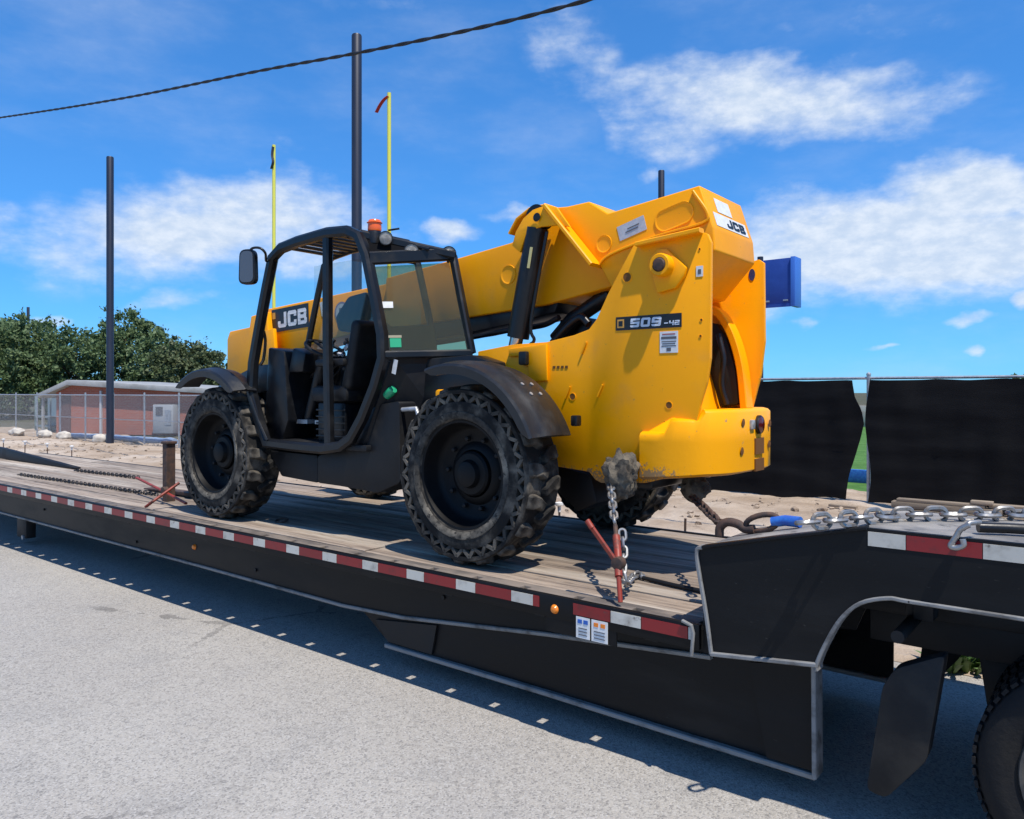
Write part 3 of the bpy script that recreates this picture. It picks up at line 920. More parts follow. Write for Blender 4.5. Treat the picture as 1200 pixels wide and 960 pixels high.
# --- axles and chassis
for wx in (XRW, XFW):
    part('axle', tube([(wx, YT + 0.2, ZW), (wx, 4.4, ZW), (wx, 4.5, ZW), (wx, 5.0, ZW), (wx, 5.1, ZW), (wx, 5.6, ZW)], 0.11, 14), BLKD, tele)
    part('differential', lathe([(0.0001, -0.22), (0.12, -0.2), (0.19, -0.1), (0.2, 0.05), (0.12, 0.2), (0.0001, 0.22)], 20, 'x'), BLKD, tele, Matrix.Translation((wx, 4.72, ZW)))
part('main_chassis', prism(rounded([(-7.15, 1.35), (-7.15, 1.75), (-6.2, 1.95), (-3.4, 1.95), (-3.4, 1.55), (-6.6, 1.32)], 0.04, 3), 4.5, 5.15, 0.006), BLKD, tele)
part('belly_plate', boxm((-6.0, 4.45, 1.22), (-4.0, 5.2, 1.34), 0.02), BLKD, tele)
part('engine_cover', prism(rounded([(-5.6, 1.45), (-5.6, 2.05), (-5.3, 2.18), (-3.2, 2.18), (-2.9, 1.95), (-2.9, 1.5)], 0.1, 4), 5.22, 5.72, 0.02), PLAST, tele)

# --- rear side plates
YP = 4.39
pl = [(560, 412), (600, 404), (640, 401), (672, 393), (690, 386), (699, 374), (712, 345), (726, 318), (742, 288), (760, 284), (820, 271), (829, 274), (833, 284),
      (832, 420), (828, 448), (820, 475), (812, 520), (800, 556), (757, 566), (704, 566), (697, 562), (690, 553), (648, 546), (600, 540), (560, 520)]
plx = XZ(pl, YP)
part('side_plate', prism(plx, YP, YP + 0.035, 0.005), YEL, tele)
fpx = [(x, z) for x, z in plx]
far = XZ([(838, 322), (868, 311), (889, 304), (895, 308), (896, 400), (891, 440), (881, 478), (870, 520), (830, 560)], 5.25)
part('far_side_plate', prism(far + [(plx[18][0] - 0.3, 1.42), (plx[23][0], plx[23][1]), (plx[1][0], plx[1][1]), (plx[5][0], plx[5][1] - 0.05), (plx[8][0], plx[8][1])], 5.25, 5.285, 0.005), YEL, tele)
# turned-over lip along the top of the near plate
lip = [W(a, b, YP - 0.02) for a, b in ((747, 287), (822, 270))]
part('plate_lip', beam(lip, 0.07, 0.03, up=(0, 0, 1)), YEL, tele)
# raised front part of the plate with stepped edge near the fender
part('plate_doubler', prism(XZ([(596, 409), (640, 403), (641, 446), (622, 447), (618, 428), (607, 417), (596, 418)], YP - 0.022), YP - 0.022, YP - 0.002, 0.004), YEL, tele)
part('valve_block', boxm(tuple(W(607, 428, YP - 0.06)), tuple(W(622, 412, YP) + Vector((0, 0.01, 0))), 0.012), BLK, tele)
# pivot boss: raised six-sided pad, ring and pin
pad = XZ([(762, 303), (773, 292), (783, 292), (806, 314), (803, 324), (793, 338), (772, 344), (768, 330)], YP - 0.012)
part('pivot_pad', prism(pad, YP - 0.035, YP, 0.008), YEL, tele)
c = W(772, 310, YP - 0.1)
part('pivot_ring', lathe([(0.072, 0.10), (0.072, 0.01), (0.065, 0.0), (0.046, 0.0), (0.044, 0.04), (0.04, 0.04)], 32, cap=False), YEL, tele, Matrix.Translation((c.x, YP - 0.10, c.z)))
part('pivot_pin', lathe([(0.043, 0.06), (0.043, 0.0), (0.035, -0.01), (0.02, -0.012), (0.0001, -0.012)], 24), RUST, tele, Matrix.Translation((c.x, YP - 0.10, c.z)))
0 and part('pin_keeper', boxm((c.x + 0.10, YP - 0.05, c.z - 0.075), (c.x + 0.19, YP - 0.014, c.z + 0.012), 0.008, None), YEL, tele)
# dark holes in the plate: flat discs with the shade painted in, set proud by a millimetre
hole = lathe([(0.030, -0.004), (0.036, -0.004), (0.036, 0.002), (0.030, 0.002), (0.030, -0.004)], 20, cap=False)
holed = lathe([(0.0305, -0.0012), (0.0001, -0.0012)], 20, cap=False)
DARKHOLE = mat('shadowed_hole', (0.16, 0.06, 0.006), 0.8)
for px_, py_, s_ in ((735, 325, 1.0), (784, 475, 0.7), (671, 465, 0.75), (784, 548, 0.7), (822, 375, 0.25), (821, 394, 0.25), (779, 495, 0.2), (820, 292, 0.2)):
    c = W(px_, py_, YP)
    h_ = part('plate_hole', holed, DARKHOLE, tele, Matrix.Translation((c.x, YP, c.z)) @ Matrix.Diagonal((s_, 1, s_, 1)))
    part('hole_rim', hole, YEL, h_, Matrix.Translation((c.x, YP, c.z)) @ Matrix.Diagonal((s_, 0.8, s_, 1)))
for px_, py_ in ((684, 408), (703, 458), (665, 460)):
    a = W(px_, py_, YP - 0.008)
    part('weld_tab', beam([a + Vector((0.02, 0, 0.04)), a - Vector((0.02, 0, 0.04))], 0.012, 0.012, up=(0, 1, 0), c=0.002), YEL, tele)
a = W(648, 430, YP)
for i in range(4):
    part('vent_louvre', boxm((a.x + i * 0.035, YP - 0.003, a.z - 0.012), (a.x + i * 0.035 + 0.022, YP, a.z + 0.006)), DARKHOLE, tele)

# --- between the plates at the rear
part('rear_brace', beam(smooth_path([W(834, 362, 5.18), W(847, 371, 5.18), W(860, 394, 5.18), W(870, 430, 5.18), W(875, 478, 5.18)], 5), 0.05, 0.12, up=(0, 1, 0)), YEL, tele)
part('recess_shade_block', prism(rounded(XZ([(824, 380), (838, 378), (851, 396), (861, 432), (866, 474), (824, 478)], 5.14), 0.03, 3), 5.14, 5.24, 0.01), BLKD, tele)  # black block added to give the recess its shade
part('hydraulic_hose', tube(smooth_path([W(842, 392, 5.10), W(848, 420, 5.08), W(846, 450, 5.08), W(852, 474, 5.1)], 6), 0.022, 8), BLK, tele)
part('rear_cross_panel', prism(XZ([(770, 400), (790, 400), (812, 480), (812, 520), (780, 520)], 4.7), 4.44, 5.24, 0.01), YEL, tele)
0 and part('far_cheek', prism(XZ([(845, 352), (880, 318), (884, 330), (862, 372)], 5.1), 5.1, 5.24, 0.006), YEL, tele)
c = W(881, 322, 5.245)
part('lifting_eye', lathe([(0.0305, -0.0012), (0.0001, -0.0012)], 20, cap=False), mat('lifting_eye_dark', (0.03, 0.05, 0.16), 0.6), tele, Matrix.Translation((c.x, 5.2485, c.z)) @ Matrix.Diagonal((0.75, 1, 1.35, 1)))

# --- counterweight bumper: footprint sweep
zb0, zb1 = W(890, 557, 4.75).z, W(885, 479, 4.75).z
foot = [(-2.42, 4.345), (-2.24, 4.330), (-2.06, 4.37), (-1.955, 4.47), (-1.90, 4.62), (-1.885, 4.80), (-1.885, 4.95), (-1.905, 5.22), (-1.98, 5.31), (-2.42, 5.33)]


def bumper(foot, z0, z1):
    bm = bmesh.new()
    n = len(foot)
    cols = []
    prof = [(0.0, 0.05), (0.018, 0.018), (0.05, 0.0), (0.5, 0.0), (0.94, 0.0), (0.98, 0.018), (1.0, 0.05)]
    for i, (x, y) in enumerate(foot):
        col = []
        for t, ins in prof:
            # the top drops away towards the front on the near side
            cx, cy = -2.42, 4.84
            d = Vector((x - cx, y - cy)); L = d.length
            k = (L - ins) / L
            zz = z0 + (z1 - z0) * t
            if t > 0.6 and x < -2.2 and y < 4.6:
                zz = z0 + (z1 - z0) * 0.52 + (t - 0.94) * (z1 - z0) + 0.03
            if t > 0.6 and -2.2 < x < -2.0 and y < 4.45:
                zz = z0 + (z1 - z0) * 0.80 + (t - 0.94) * (z1 - z0)
            if t <= 0.05:
                zz -= 0.04 * max(0, min(1, (-2.0 - x) / 0.42)) if y < 4.6 else 0
            col.append(bm.verts.new((cx + d.x * k, cy + d.y * k, zz)))
        cols.append(col)
    m = len(prof)
    for i in range(n - 1):
        for j in range(m - 1):
            bm.faces.new((cols[i][j], cols[i + 1][j], cols[i + 1][j + 1], cols[i][j + 1]))
    bm.faces.new([c_[-1] for c_ in cols]); bm.faces.new([c_[0] for c_ in cols][::-1])
    bm.faces.new(cols[0]); bm.faces.new(cols[-1][::-1])
    bmesh.ops.recalc_face_normals(bm, faces=bm.faces)
    return mesh(bm, smooth=50)


fs = [(p.x, p.y) for p in smooth_path([Vector((a, b, 0)) for a, b in foot], 4)]
cw = part('counterweight', bumper(fs, zb0, zb1), YELDIRT, tele)
# tail lamp and pockets on its rear face
xr_ = -1.888
c = W(890, 497, 5.05)
tl = part('tail_lamp', lathe([(0.062, 0.0), (0.062, 0.02), (0.055, 0.028)], 24, 'x', cap=False), BLK, tele, Matrix.Translation((xr_, 4.97, c.z)))
part('lamp_glass', lathe([(0.055, 0.026), (0.03, 0.034), (0.0001, 0.036)], 24, 'x', cap=False), REDL, tl, Matrix.Translation((xr_, 4.97, c.z)))
part('number_lamp', boxm((xr_ - 0.01, 4.82, c.z - 0.03), (xr_ + 0.02, 4.89, c.z + 0.035), 0.01), LENS, tele)
pk = W(888, 522, 5.05)
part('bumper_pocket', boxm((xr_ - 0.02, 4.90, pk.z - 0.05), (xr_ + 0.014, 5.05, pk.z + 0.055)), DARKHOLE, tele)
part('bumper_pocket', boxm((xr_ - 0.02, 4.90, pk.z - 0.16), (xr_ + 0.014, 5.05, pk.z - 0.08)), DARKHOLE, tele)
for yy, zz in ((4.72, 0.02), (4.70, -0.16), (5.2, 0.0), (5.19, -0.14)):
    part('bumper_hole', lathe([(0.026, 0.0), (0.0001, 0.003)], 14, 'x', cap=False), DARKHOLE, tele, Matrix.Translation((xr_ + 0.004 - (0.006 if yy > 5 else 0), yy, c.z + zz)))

# --- boom
YB0, YB1 = 4.50, 5.16
bt = [(820, 217), (712, 250), (690, 236), (664, 242), (651, 243), (702, 310), (716, 336), (760, 350), (800, 342), (838, 293), (836, 266)]
boom = part('boom', prism(XZ(bt, YB0), YB0, YB1, 0.012, 3), YEL, tele)
# outer section running forwards past the cab
mb = XZ([(720, 256), (664, 250), (630, 254), (612, 266), (600, 284), (535, 303), (452, 326), (452, 386), (547, 372), (640, 357), (725, 334)], 4.62)
part('boom_outer_section', prism(mb, 4.62, 5.06, 0.012, 3), YEL, boom)
ib = XZ([(455, 332), (395, 345), (314, 362), (304, 372), (316, 424), (365, 404), (455, 380)], 4.66)
part('boom_inner_section', prism(ib, 4.66, 5.02, 0.012, 3), YEL, boom)
hd = XZ([(318, 366), (300, 371), (298, 384), (275, 389), (272, 398), (272, 440), (300, 446), (325, 436)], 4.66)
part('boom_head', prism(hd, 4.60, 5.08, 0.012, 3), YEL, boom)
hd2 = XZ([(322, 385), (312, 388), (308, 420), (316, 442), (326, 440)], 4.58)
part('head_cheek', prism(hd2, 4.56, 4.60, 0.006), YEL, boom)
car = W(268, 420, 4.8)
part('fork_carriage', boxm((car.x - 0.10, 4.35, DK + 0.25), (car.x, 5.3, DK + 0.75), 0.01), BLKD, tele)
for yy in (4.5, 5.1):
    part('fork', prism([(car.x - 0.10, DK + 0.75), (car.x - 0.155, DK + 0.75), (car.x - 0.155, DK + 0.06), (car.x - 1.25, DK + 0.03), (car.x - 1.25, DK + 0.015), (car.x - 0.10, DK + 0.015)], yy - 0.06, yy + 0.06, 0.004), RUST, tele)
# pin bracket: cheek and sloping plate around the lift cylinder's top
part('pin_cheek', prism(XZ([(600, 288), (604, 272), (613, 256), (624, 246), (640, 240), (652, 243), (668, 266), (652, 264), (632, 266), (616, 276), (609, 296)], 4.40), 4.40, 4.425, 0.005), YEL, boom)
part('bracket_plate', beam([W(646, 243, 4.48), W(701, 312, 4.48)], 0.03, 0.20, up=(0, 1, 0)), YEL, boom)
part('bracket_roof', beam([W(604, 276, 4.5), W(613, 259, 4.5), W(628, 247, 4.5), W(646, 243, 4.5)], 0.02, 0.17, up=(0, 1, 0)), YEL, boom)
c = W(630, 255, 4.40)
part('boom_pin', lathe([(0.032, -0.012), (0.02, -0.016), (0.0001, -0.016)], 20), BLK, boom, Matrix.Translation((c.x, 4.40, c.z)))
# pressed panels in the boom side: long oval at the tail, round ones further forwards


def dimple(px, py, y, rx, rz, tilt, parent):
    c = W(px, py, y)
    out = []
    n = 28
    bm = bmesh.new()
    rings = []
    for k_, (sc, dy) in enumerate(((1.0, -0.001), (0.97, -0.006), (0.90, -0.006), (0.84, -0.0015), (0.80, -0.001))):
        ring = []
        for i in range(n):
            a = 2 * math.pi * i / n
            ux, uz = math.cos(a), math.sin(a)
            L = max(rx - rz, 0)
            X = (L * (1 if ux > 0 else -1) if abs(ux) > 1e-3 else 0) + ux * rz * sc
            if L == 0:
                X = ux * rx * sc
            Z = uz * rz * sc
            ring.append(bm.verts.new((X, dy, Z)))
        rings.append(ring)
    for A, B in zip(rings, rings[1:]):
        for i in range(n):
            bm.faces.new((A[i], A[(i + 1) % n], B[(i + 1) % n], B[i]))
    bm.faces.new(rings[-1])
    return part('pressed_panel', mesh(bm, smooth=60), YEL, parent, Matrix.Translation((c.x, y, c.z)) @ Matrix.Rotation(R(tilt), 4, 'Y'))


dimple(790, 254, YB0, 0.14, 0.075, -14, boom)
dimple(708, 286, YB0, 0.062, 0.062, 0, boom)
dimple(596, 322, 4.62, 0.075, 0.075, 0, boom)
# weld rib along the rear boom side
part('weld_rib', beam(smooth_path([W(700, 312, YB0 - 0.008), W(716, 298, YB0 - 0.008), W(770, 277, YB0 - 0.008), W(822, 262, YB0 - 0.008), W(829, 250, YB0 - 0.008), W(812, 224, YB0 - 0.008)], 5), 0.018, 0.02, up=(0, 1, 0), c=0.004), YEL, boom)
# lift cylinder
cy = part('lift_cylinder', tube([W(630, 268, 4.47), W(607, 396, 4.47)], 0.082, 20), BLK, tele)
part('cylinder_eye', lathe([(0.085, -0.06), (0.085, 0.06)], 24), BLK, cy, Matrix.Translation(W(633, 255, 4.47)))
part('cylinder_rod', tube([W(607, 390, 4.47), W(598, 432, 4.47)], 0.05, 16), CHROME, cy)
part('hose', tube(smooth_path([W(641, 272, 4.40), W(634, 310, 4.39), W(622, 380, 4.40), W(626, 398, 4.42), W(621, 404, 4.42)], 6), 0.012, 8), BLK, cy)
part('cylinder_sticker', boxm((-0.012, -0.002, -0.075), (0.012, 0, 0.075)), mat('yellow_sticker', (0.6, 0.5, 0.2), 0.5), cy, Matrix.Translation(W(621, 302, 4.385)) @ Matrix.Rotation(R(11), 4, 'Y'))
# black compensating cylinder and hoses under the boom
part('tilt_cylinder', tube([W(652, 398, 4.75), W(672, 374, 4.75), W(716, 344, 4.75)], 0.06, 14), BLK, tele)
part('hose_bundle', tube(smooth_path([W(648, 402, 4.55), W(664, 384, 4.55), W(680, 372, 4.55), W(690, 380, 4.55)], 6), 0.03, 8), BLK, tele)
part('boom_lower_section', prism(XZ([(452, 384), (547, 370), (640, 354), (655, 352), (650, 366), (610, 377), (547, 391), (452, 406)], 4.66), 4.66, 5.02, 0.01), BLK, boom)
part('hose_bundle', tube(smooth_path([W(655, 372, 4.58), W(640, 380, 4.6), W(620, 384, 4.62), W(590, 388, 4.64), W(548, 396, 4.64), W(470, 408, 4.64)], 6), 0.022, 8), BLK, tele)
part('valve_block', boxm(tuple(W(655, 400, 4.8)), tuple(W(690, 372, 4.8) + Vector((0, 0.15, 0))), 0.02), BLK, tele)

# --- lettering and stickers
def sign_plate(px0, py0, px1, py1, y, m, name, th=0.002, tilt=None):
    a = W(px0, py0, y); b = W(px1, py1, y)
    cx, cz = (a.x + b.x) / 2, (a.z + b.z) / 2
    return cx, cz, abs(b.x - a.x), abs(a.z - b.z)


def plate(cx, cz, w, h, y, m, name, parent, tilt=0, th=0.002):
    return part(name, boxm((-w / 2, -th, -h / 2), (w / 2, 0, h / 2)), m, parent, Matrix.Translation((cx, y, cz)) @ Matrix.Rotation(R(tilt), 4, 'Y'))


def on_side(cx, cz, y, tilt=0):
    return Matrix.Translation((cx, y, cz)) @ Matrix.Rotation(R(tilt), 4, 'Y') @ Matrix.Rotation(math.pi / 2, 4, 'X')


a, b = W(722, 379, YP), W(799, 379, YP)
cx, cz, w = (a.x + b.x) / 2, a.z - 0.005, b.x - a.x
mp = plate(cx, cz, w, 0.088, YP - 0.001, BLKS, 'model_plate', tele)
block_text('509', w * 0.47, 0.058, SILV, mp, on_side(cx - 0.015, cz, YP - 0.0045), slant=0.12, t=0.27, v=0.24)
block_text('-42', w * 0.23, 0.030, SILV, mp, on_side(cx + w * 0.355, cz - 0.014, YP - 0.0045), slant=0.12, t=0.27, v=0.24)
part('logo_square', boxm((cx - w / 2 + 0.012, YP - 0.0045, cz - 0.028), (cx - w / 2 + 0.062, YP - 0.0032, cz + 0.028)), mat('logo_yellow', (0.6, 0.3, 0.05), 0.4), mp)
part('logo_core', boxm((cx - w / 2 + 0.022, YP - 0.0058, cz - 0.017), (cx - w / 2 + 0.052, YP - 0.0048, cz + 0.017)), BLKS, mp)
c = W(784, 401, YP)
st = plate(c.x, c.z, 0.125, 0.135, YP - 0.001, WPAPER, 'notice_sticker', tele)
INKR = mat('red_print', (0.35, 0.1, 0.1), 0.6)
for i, (dz, hh, ww, mm) in enumerate(((0.05, 0.008, 0.09, INKR), (0.027, 0.016, 0.105, INK), (0.004, 0.006, 0.10, INK), (-0.01, 0.006, 0.09, INK), (-0.024, 0.006, 0.10, INK), (-0.046, 0.022, 0.03, INK))):
    part('print_line', boxm((c.x - ww / 2, YP - 0.0045, c.z + dz - hh / 2), (c.x + ww / 2, YP - 0.0032, c.z + dz + hh / 2)), mm, st)
c = W(820, 318, YP)
st = plate(c.x, c.z, 0.045, 0.065, YP - 0.001, WPAPER, 'small_tag_sticker', tele)
part('print_line', boxm((c.x - 0.010, YP - 0.0045, c.z - 0.018), (c.x + 0.010, YP - 0.0032, c.z + 0.012)), INK, st)
a, b = W(721, 272, YB0 - 0.002), W(760, 263, YB0 - 0.002)
cx, cz = (a.x + b.x) / 2, (a.z + b.z) / 2
tl_ = math.degrees(math.atan2(b.z - a.z, b.x - a.x))
st = plate(cx, cz, 0.21, 0.10, YB0 - 0.001, LGREY, 'load_chart_sticker', boom, -15)
part('print_line', boxm((-0.05, -0.0045, -0.014), (0.05, -0.0032, -0.008)), INK, st, Matrix.Translation((cx, YB0 - 0.001, cz)) @ Matrix.Rotation(R(-15), 4, 'Y'))
part('print_line', boxm((-0.03, -0.0045, 0.005), (0.06, -0.0032, 0.011)), INK, st, Matrix.Translation((cx, YB0 - 0.001, cz)) @ Matrix.Rotation(R(-15), 4, 'Y'))
# maker's sign on the boom's flank
ya = 4.66
a, b = W(318, 374, ya), W(363, 372, ya)
p0, p1 = W(319, 377, ya), W(362, 369, ya)
t_ = math.degrees(math.atan2(p1.z - p0.z, p1.x - p0.x))
cx, cz = (p0.x + p1.x) / 2, (p0.z + p1.z) / 2
w = (p1 - p0).length
st = plate(cx, cz, w, 0.235, ya - 0.002, BLKS, 'maker_plate', boom, -t_)
block_text('JCB', w * 0.78, 0.155, WPAPER, st, on_side(cx + w * 0.065, cz, ya - 0.0055, -t_), t=0.29, v=0.24)
part('logo_square', boxm((-w / 2 + 0.015, -0.0045, 0.02), (-w / 2 + 0.065, -0.003, 0.085)), mat('logo_yellow', (0.6, 0.3, 0.05), 0.4), st, Matrix.Translation((cx, ya - 0.002, cz)) @ Matrix.Rotation(R(t_ * -1), 4, 'Y'))
# and on the tail face of the boom
t0, t1 = W(820, 217, YB0), W(836, 266, YB0)
upv = (t0 - t1).normalized()
Mx = face_cam((t0 + t1) / 2, (0, 1, 0), upv)
out_ = Vector((0, 1, 0)).cross(upv).normalized()
mid = (t0 + t1) / 2 + Vector((0, 0.33, 0)) - upv * 0.075 + out_ * 0.0015
Mt = face_cam(mid, (0, 1, 0), upv)
st = part('tail_sign', boxm((-0.26, -0.045, 0), (0.26, 0.05, 0.0015)), WPAPER, boom, Mt)
block_text('JCB', 0.30, 0.066, BLKS, st, Mt @ Matrix.Translation((0.07, 0.002, 0.004)), t=0.29, v=0.24)
Mt2 = face_cam(mid + upv * 0.115, (0, 1, 0), upv)
st = part('paper_sticker', boxm((-0.17, -0.05, 0), (0.06, 0.05, 0.0015)), WPAPER, boom, Mt2)

# --- fenders
def fender(wx, a0, a1, rad, y0, y1, name, drop=0.075, dx=0.0, dz=0.0, n=22):
    bm = bmesh.new()
    prof = [(y0, -drop), (y0 - 0.006, -0.02), (y0 + 0.006, -0.004), (y0 + 0.03, 0.0), (y0 + 0.11, 0.012), (y0 + 0.125, 0.02), (y1 - 0.12, 0.02), (y1 - 0.10, 0.010), (y1, 0.0), (y1, -0.012), (y0 + 0.03, -0.014), (y0 + 0.014, -drop)]
    rings = []
    for i in range(n + 1):
        a = R(a0 + (a1 - a0) * i / n)
        fade = min(1, min(i, n - i) / 2 + 0.35)
        rings.append([bm.verts.new((wx + dx + (rad + dr * (fade if dr < -0.02 else 1)) * math.cos(a), yy, ZW + dz + (rad + dr * (fade if dr < -0.02 else 1)) * math.sin(a))) for yy, dr in prof])
    m = len(prof)
    for A, B in zip(rings, rings[1:]):
        for j in range(m):
            bm.faces.new((A[j], A[(j + 1) % m], B[(j + 1) % m], B[j]))
    bm.faces.new(rings[0]); bm.faces.new(rings[-1][::-1])
    return part(name, mesh(bm, smooth=40), PLAST, tele)


fn = fender(XRW, 22, 107, 0.755, YT - 0.11, YT + 0.31, 'rear_fender')
fbolt = lathe([(0.014, 0.0), (0.014, 0.006), (0.0001, 0.008)], 8, 'x')
for ang, yy in ((52, 3.90), (52, 4.0), (45, 3.90), (45, 4.0)):
    M = Matrix.Translation((XRW, yy, ZW)) @ Matrix.Rotation(R(-ang), 4, 'Y') @ Matrix.Translation((0.775, 0, 0))
    part('fender_bolt', fbolt, STEELP, fn, M)
fender(XRW, 22, 107, 0.755, 5.50, 5.92, 'rear_fender')
fender(XFW, 48, 127, 0.775, YT - 0.10, YT + 0.14, 'front_fender')
fender(XFW, 44, 127, 0.775, 5.52, 5.92, 'front_fender')
part('fender_bracket', boxm((XRW - 0.5, 4.1, ZW + 0.42), (XRW - 0.3, 4.45, ZW + 0.58), 0.02), YEL, tele)
part('fender_stay', tube([(XRW + 0.02, YT + 0.28, ZW + 0.74), (XRW + 0.02, 4.42, ZW + 0.5)], 0.025), BLK, tele)
part('fender_stay', tube([(XFW, YT + 0.38, ZW + 0.74), (XFW + 0.2, 4.5, ZW + 0.4)], 0.025), BLK, tele)
part('side_marker', boxm((XRW + 0.70, 4.12, ZW + 0.34), (XRW + 0.75, 4.18, ZW + 0.41), 0.01), BLK, tele)

# --- cab
YC = 3.95
YC2 = 4.50
fr_px = [(313, 519), (303, 490), (295, 458), (297, 425), (304, 385), (312, 342), (320, 302), (330, 291), (350, 283), (385, 273), (408, 271), (421, 277), (430, 300), (440, 350), (448, 392), (449, 420),
         (440, 452), (425, 490), (412, 514), (400, 523), (380, 526), (345, 523)]
fr_pts = [W(a, b, YC) for a, b in fr_px]
part('cab_frame', beam(fr_pts, 0.085, 0.085, up=(0, 1, 0), closed=True, c=0.02), BLK, tele)
fr2 = [Vector((p.x, YC2, p.z)) for p in fr_pts]
part('cab_frame', beam(fr2, 0.06, 0.06, up=(0, 1, 0), closed=True, c=0.02), BLK, tele)
part('door_post', beam([W(384, 276, YC + 0.01), W(384, 400, YC + 0.01), W(386, 520, YC + 0.01)], 0.075, 0.07, up=(0, 1, 0), c=0.015), BLK, tele)
# far rear pillar and rear window, chamfered corner
pr_t, pr_b = W(531, 301, YC2), W(553, 414, YC2)
pn_t, pn_b = W(433, 306, YC), W(451, 416, YC)
part('rear_pillar', beam([pr_t + Vector((-0.03, 0, 0.03)), pr_t, pr_b], 0.06, 0.06, up=(0, 1, 0), c=0.012), BLK, tele)
part('rear_header', beam([pn_t + Vector((0, 0, 0.02)), pr_t + Vector((0, 0, 0.02))], 0.06, 0.10, up=(0, 0, 1), c=0.012), BLK, tele)
part('rear_sill', beam([pn_b, pr_b], 0.06, 0.06, up=(0, 0, 1), c=0.012), BLK, tele)


def lerp(a, b, t):
    return a + (b - a) * t


def quad_solid(a, b, c_, d, th):
    n = (b - a).cross(d - a).normalized() * th
    bm = bmesh.new()
    v = [bm.verts.new(p) for p in (a, b, c_, d)] + [bm.verts.new(p + n) for p in (a, b, c_, d)]
    for f in ((0, 1, 2, 3), (7, 6, 5, 4), (0, 4, 5, 1), (1, 5, 6, 2), (2, 6, 7, 3), (3, 7, 4, 0)):
        bm.faces.new([v[i] for i in f])
    return mesh(bm)


gz = Vector((0, 0, 0.03))
rg = part('rear_window', quad_solid(lerp(pn_t, pr_t, 0.06) - gz * 1.6, lerp(pn_b, pr_b, 0.05) + gz, lerp(pn_b, pr_b, 0.95) + gz, lerp(pn_t, pr_t, 0.95) - gz * 1.6, 0.006), GLASS, tele)
# lower black part of the rear wall behind the glass, leaving a corner open
la, lb = lerp(pn_t, pn_b, 0.70), lerp(pr_t, pr_b, 0.70)
part('rear_lower_panel', quad_solid(lerp(la, lb, 0.03), lerp(pn_b, pr_b, 0.03), lerp(pn_b, pr_b, 0.60), lerp(la, lb, 0.60), -0.02), BLK, tele, Matrix.Translation((-0.02, 0.02, 0)))
wd = (pr_b - pn_b).normalized(); wu = (pn_t - pn_b).normalized()
nrm = wd.cross(wu).normalized()
if nrm.y > 0:
    nrm = -nrm


def on_rear(u, v, du, dv, m, name, off=0.012):
    p = lerp(lerp(pn_b, pr_b, u), lerp(pn_t, pr_t, u), v) + nrm * off
    Mq = face_cam(p, wd, wu)
    return part(name, boxm((-du / 2, -dv / 2, -0.0015), (du / 2, dv / 2, 0.0015)), m, tele, Mq)


on_rear(0.12, 0.52, 0.085, 0.05, WPAPER, 'window_sticker')
on_rear(0.14, 0.12, 0.085, 0.07, GREEN, 'green_sticker')
on_rear(0.13, 0.185, 0.12, 0.02, mat('tan_tape', (0.3, 0.27, 0.18), 0.6), 'tape_strip')
# side glass against the boom and front screen
zt_ = W(385, 280, YC).z - 0.05
part('boom_side_window', boxm((fr2[3].x + 0.1, YC2 + 0.035, fr2[15].z + 0.1), (fr2[13].x - 0.1, YC2 + 0.041, zt_)), CLEAR, tele)
# roof: cross slats between the side frames
sl = boxm((-0.022, YC + 0.03, -0.012), (0.022, YC2 - 0.02, 0.012), 0.004)
roof = [fr_pts[i] for i in (7, 8, 9, 10)]
nsl = 9
for i in range(nsl):
    x = lerp(roof[0], roof[3], (i + 0.5) / nsl).x
    for A, B in zip(roof, roof[1:]):
        if A.x <= x <= B.x:
            z = lerp(A, B, (x - A.x) / (B.x - A.x)).z
    part('roof_slat', sl, BLK, tele, Matrix.Translation((x, 0, z - 0.005)))
part('roof_rear', prism([(roof[3].x - 0.02, roof[3].z - 0.03), (roof[3].x - 0.02, roof[3].z + 0.03), (roof[3].x + 0.10, roof[3].z + 0.01), (fr_pts[12].x, fr_pts[12].z + 0.05), (fr_pts[12].x - 0.02, fr_pts[12].z)], YC + 0.03, YC2 + 0.03, 0.01), BLK, tele)
# roof beam that carries the work lamps (runs to the far corner)
rb0, rb1 = W(424, 276, YC + 0.03), W(533, 300, YC2)
part('lamp_rail', beam([rb0, lerp(rb0, rb1, 0.5), rb1], 0.09, 0.07, up=(0, 0, 1), c=0.015), BLK, tele)
part('rear_visor', quad_solid(rb0, pn_t + gz, pr_t + gz, rb1, 0.02), mat('matt_black_rubber', (0.006, 0.006, 0.007), 0.95, spec=0.08), tele)


def work_lamp(px, py, y, r=0.055):
    p = W(px, py, y)
    d = Vector((0.72, -0.62, -0.25)).normalized()
    Mq = Matrix.Translation(p) @ d.to_track_quat('X', 'Z').to_matrix().to_4x4()
    l_ = part('work_lamp', lathe([(0.0001, -0.09), (r * 0.55, -0.085), (r * 0.9, -0.03), (r, 0.0), (r, 0.02), (r * 0.9, 0.022)], 24, 'x', cap=False), BLK, tele, Mq)
    part('lamp_glass', lathe([(r * 0.92, 0.016), (r * 0.5, 0.022), (0.0001, 0.024)], 24, 'x', cap=False), LENS, l_, Mq)
    part('lamp_bracket', beam([p - d * 0.04, p - d * 0.06 - Vector((0, 0, 0.08))], 0.03, 0.015), BLK, l_)


work_lamp(452, 279, 4.05); work_lamp(482, 294, 4.22, 0.06); work_lamp(526, 297, 4.46, 0.058)
part('wiper', beam([W(474, 285, 4.2), W(503, 292, 4.3)], 0.02, 0.025), BLK, tele)
part('aerial', tube([W(455, 270, 4.1), W(468, 268, 4.15)], 0.008, 6), BLK, tele)
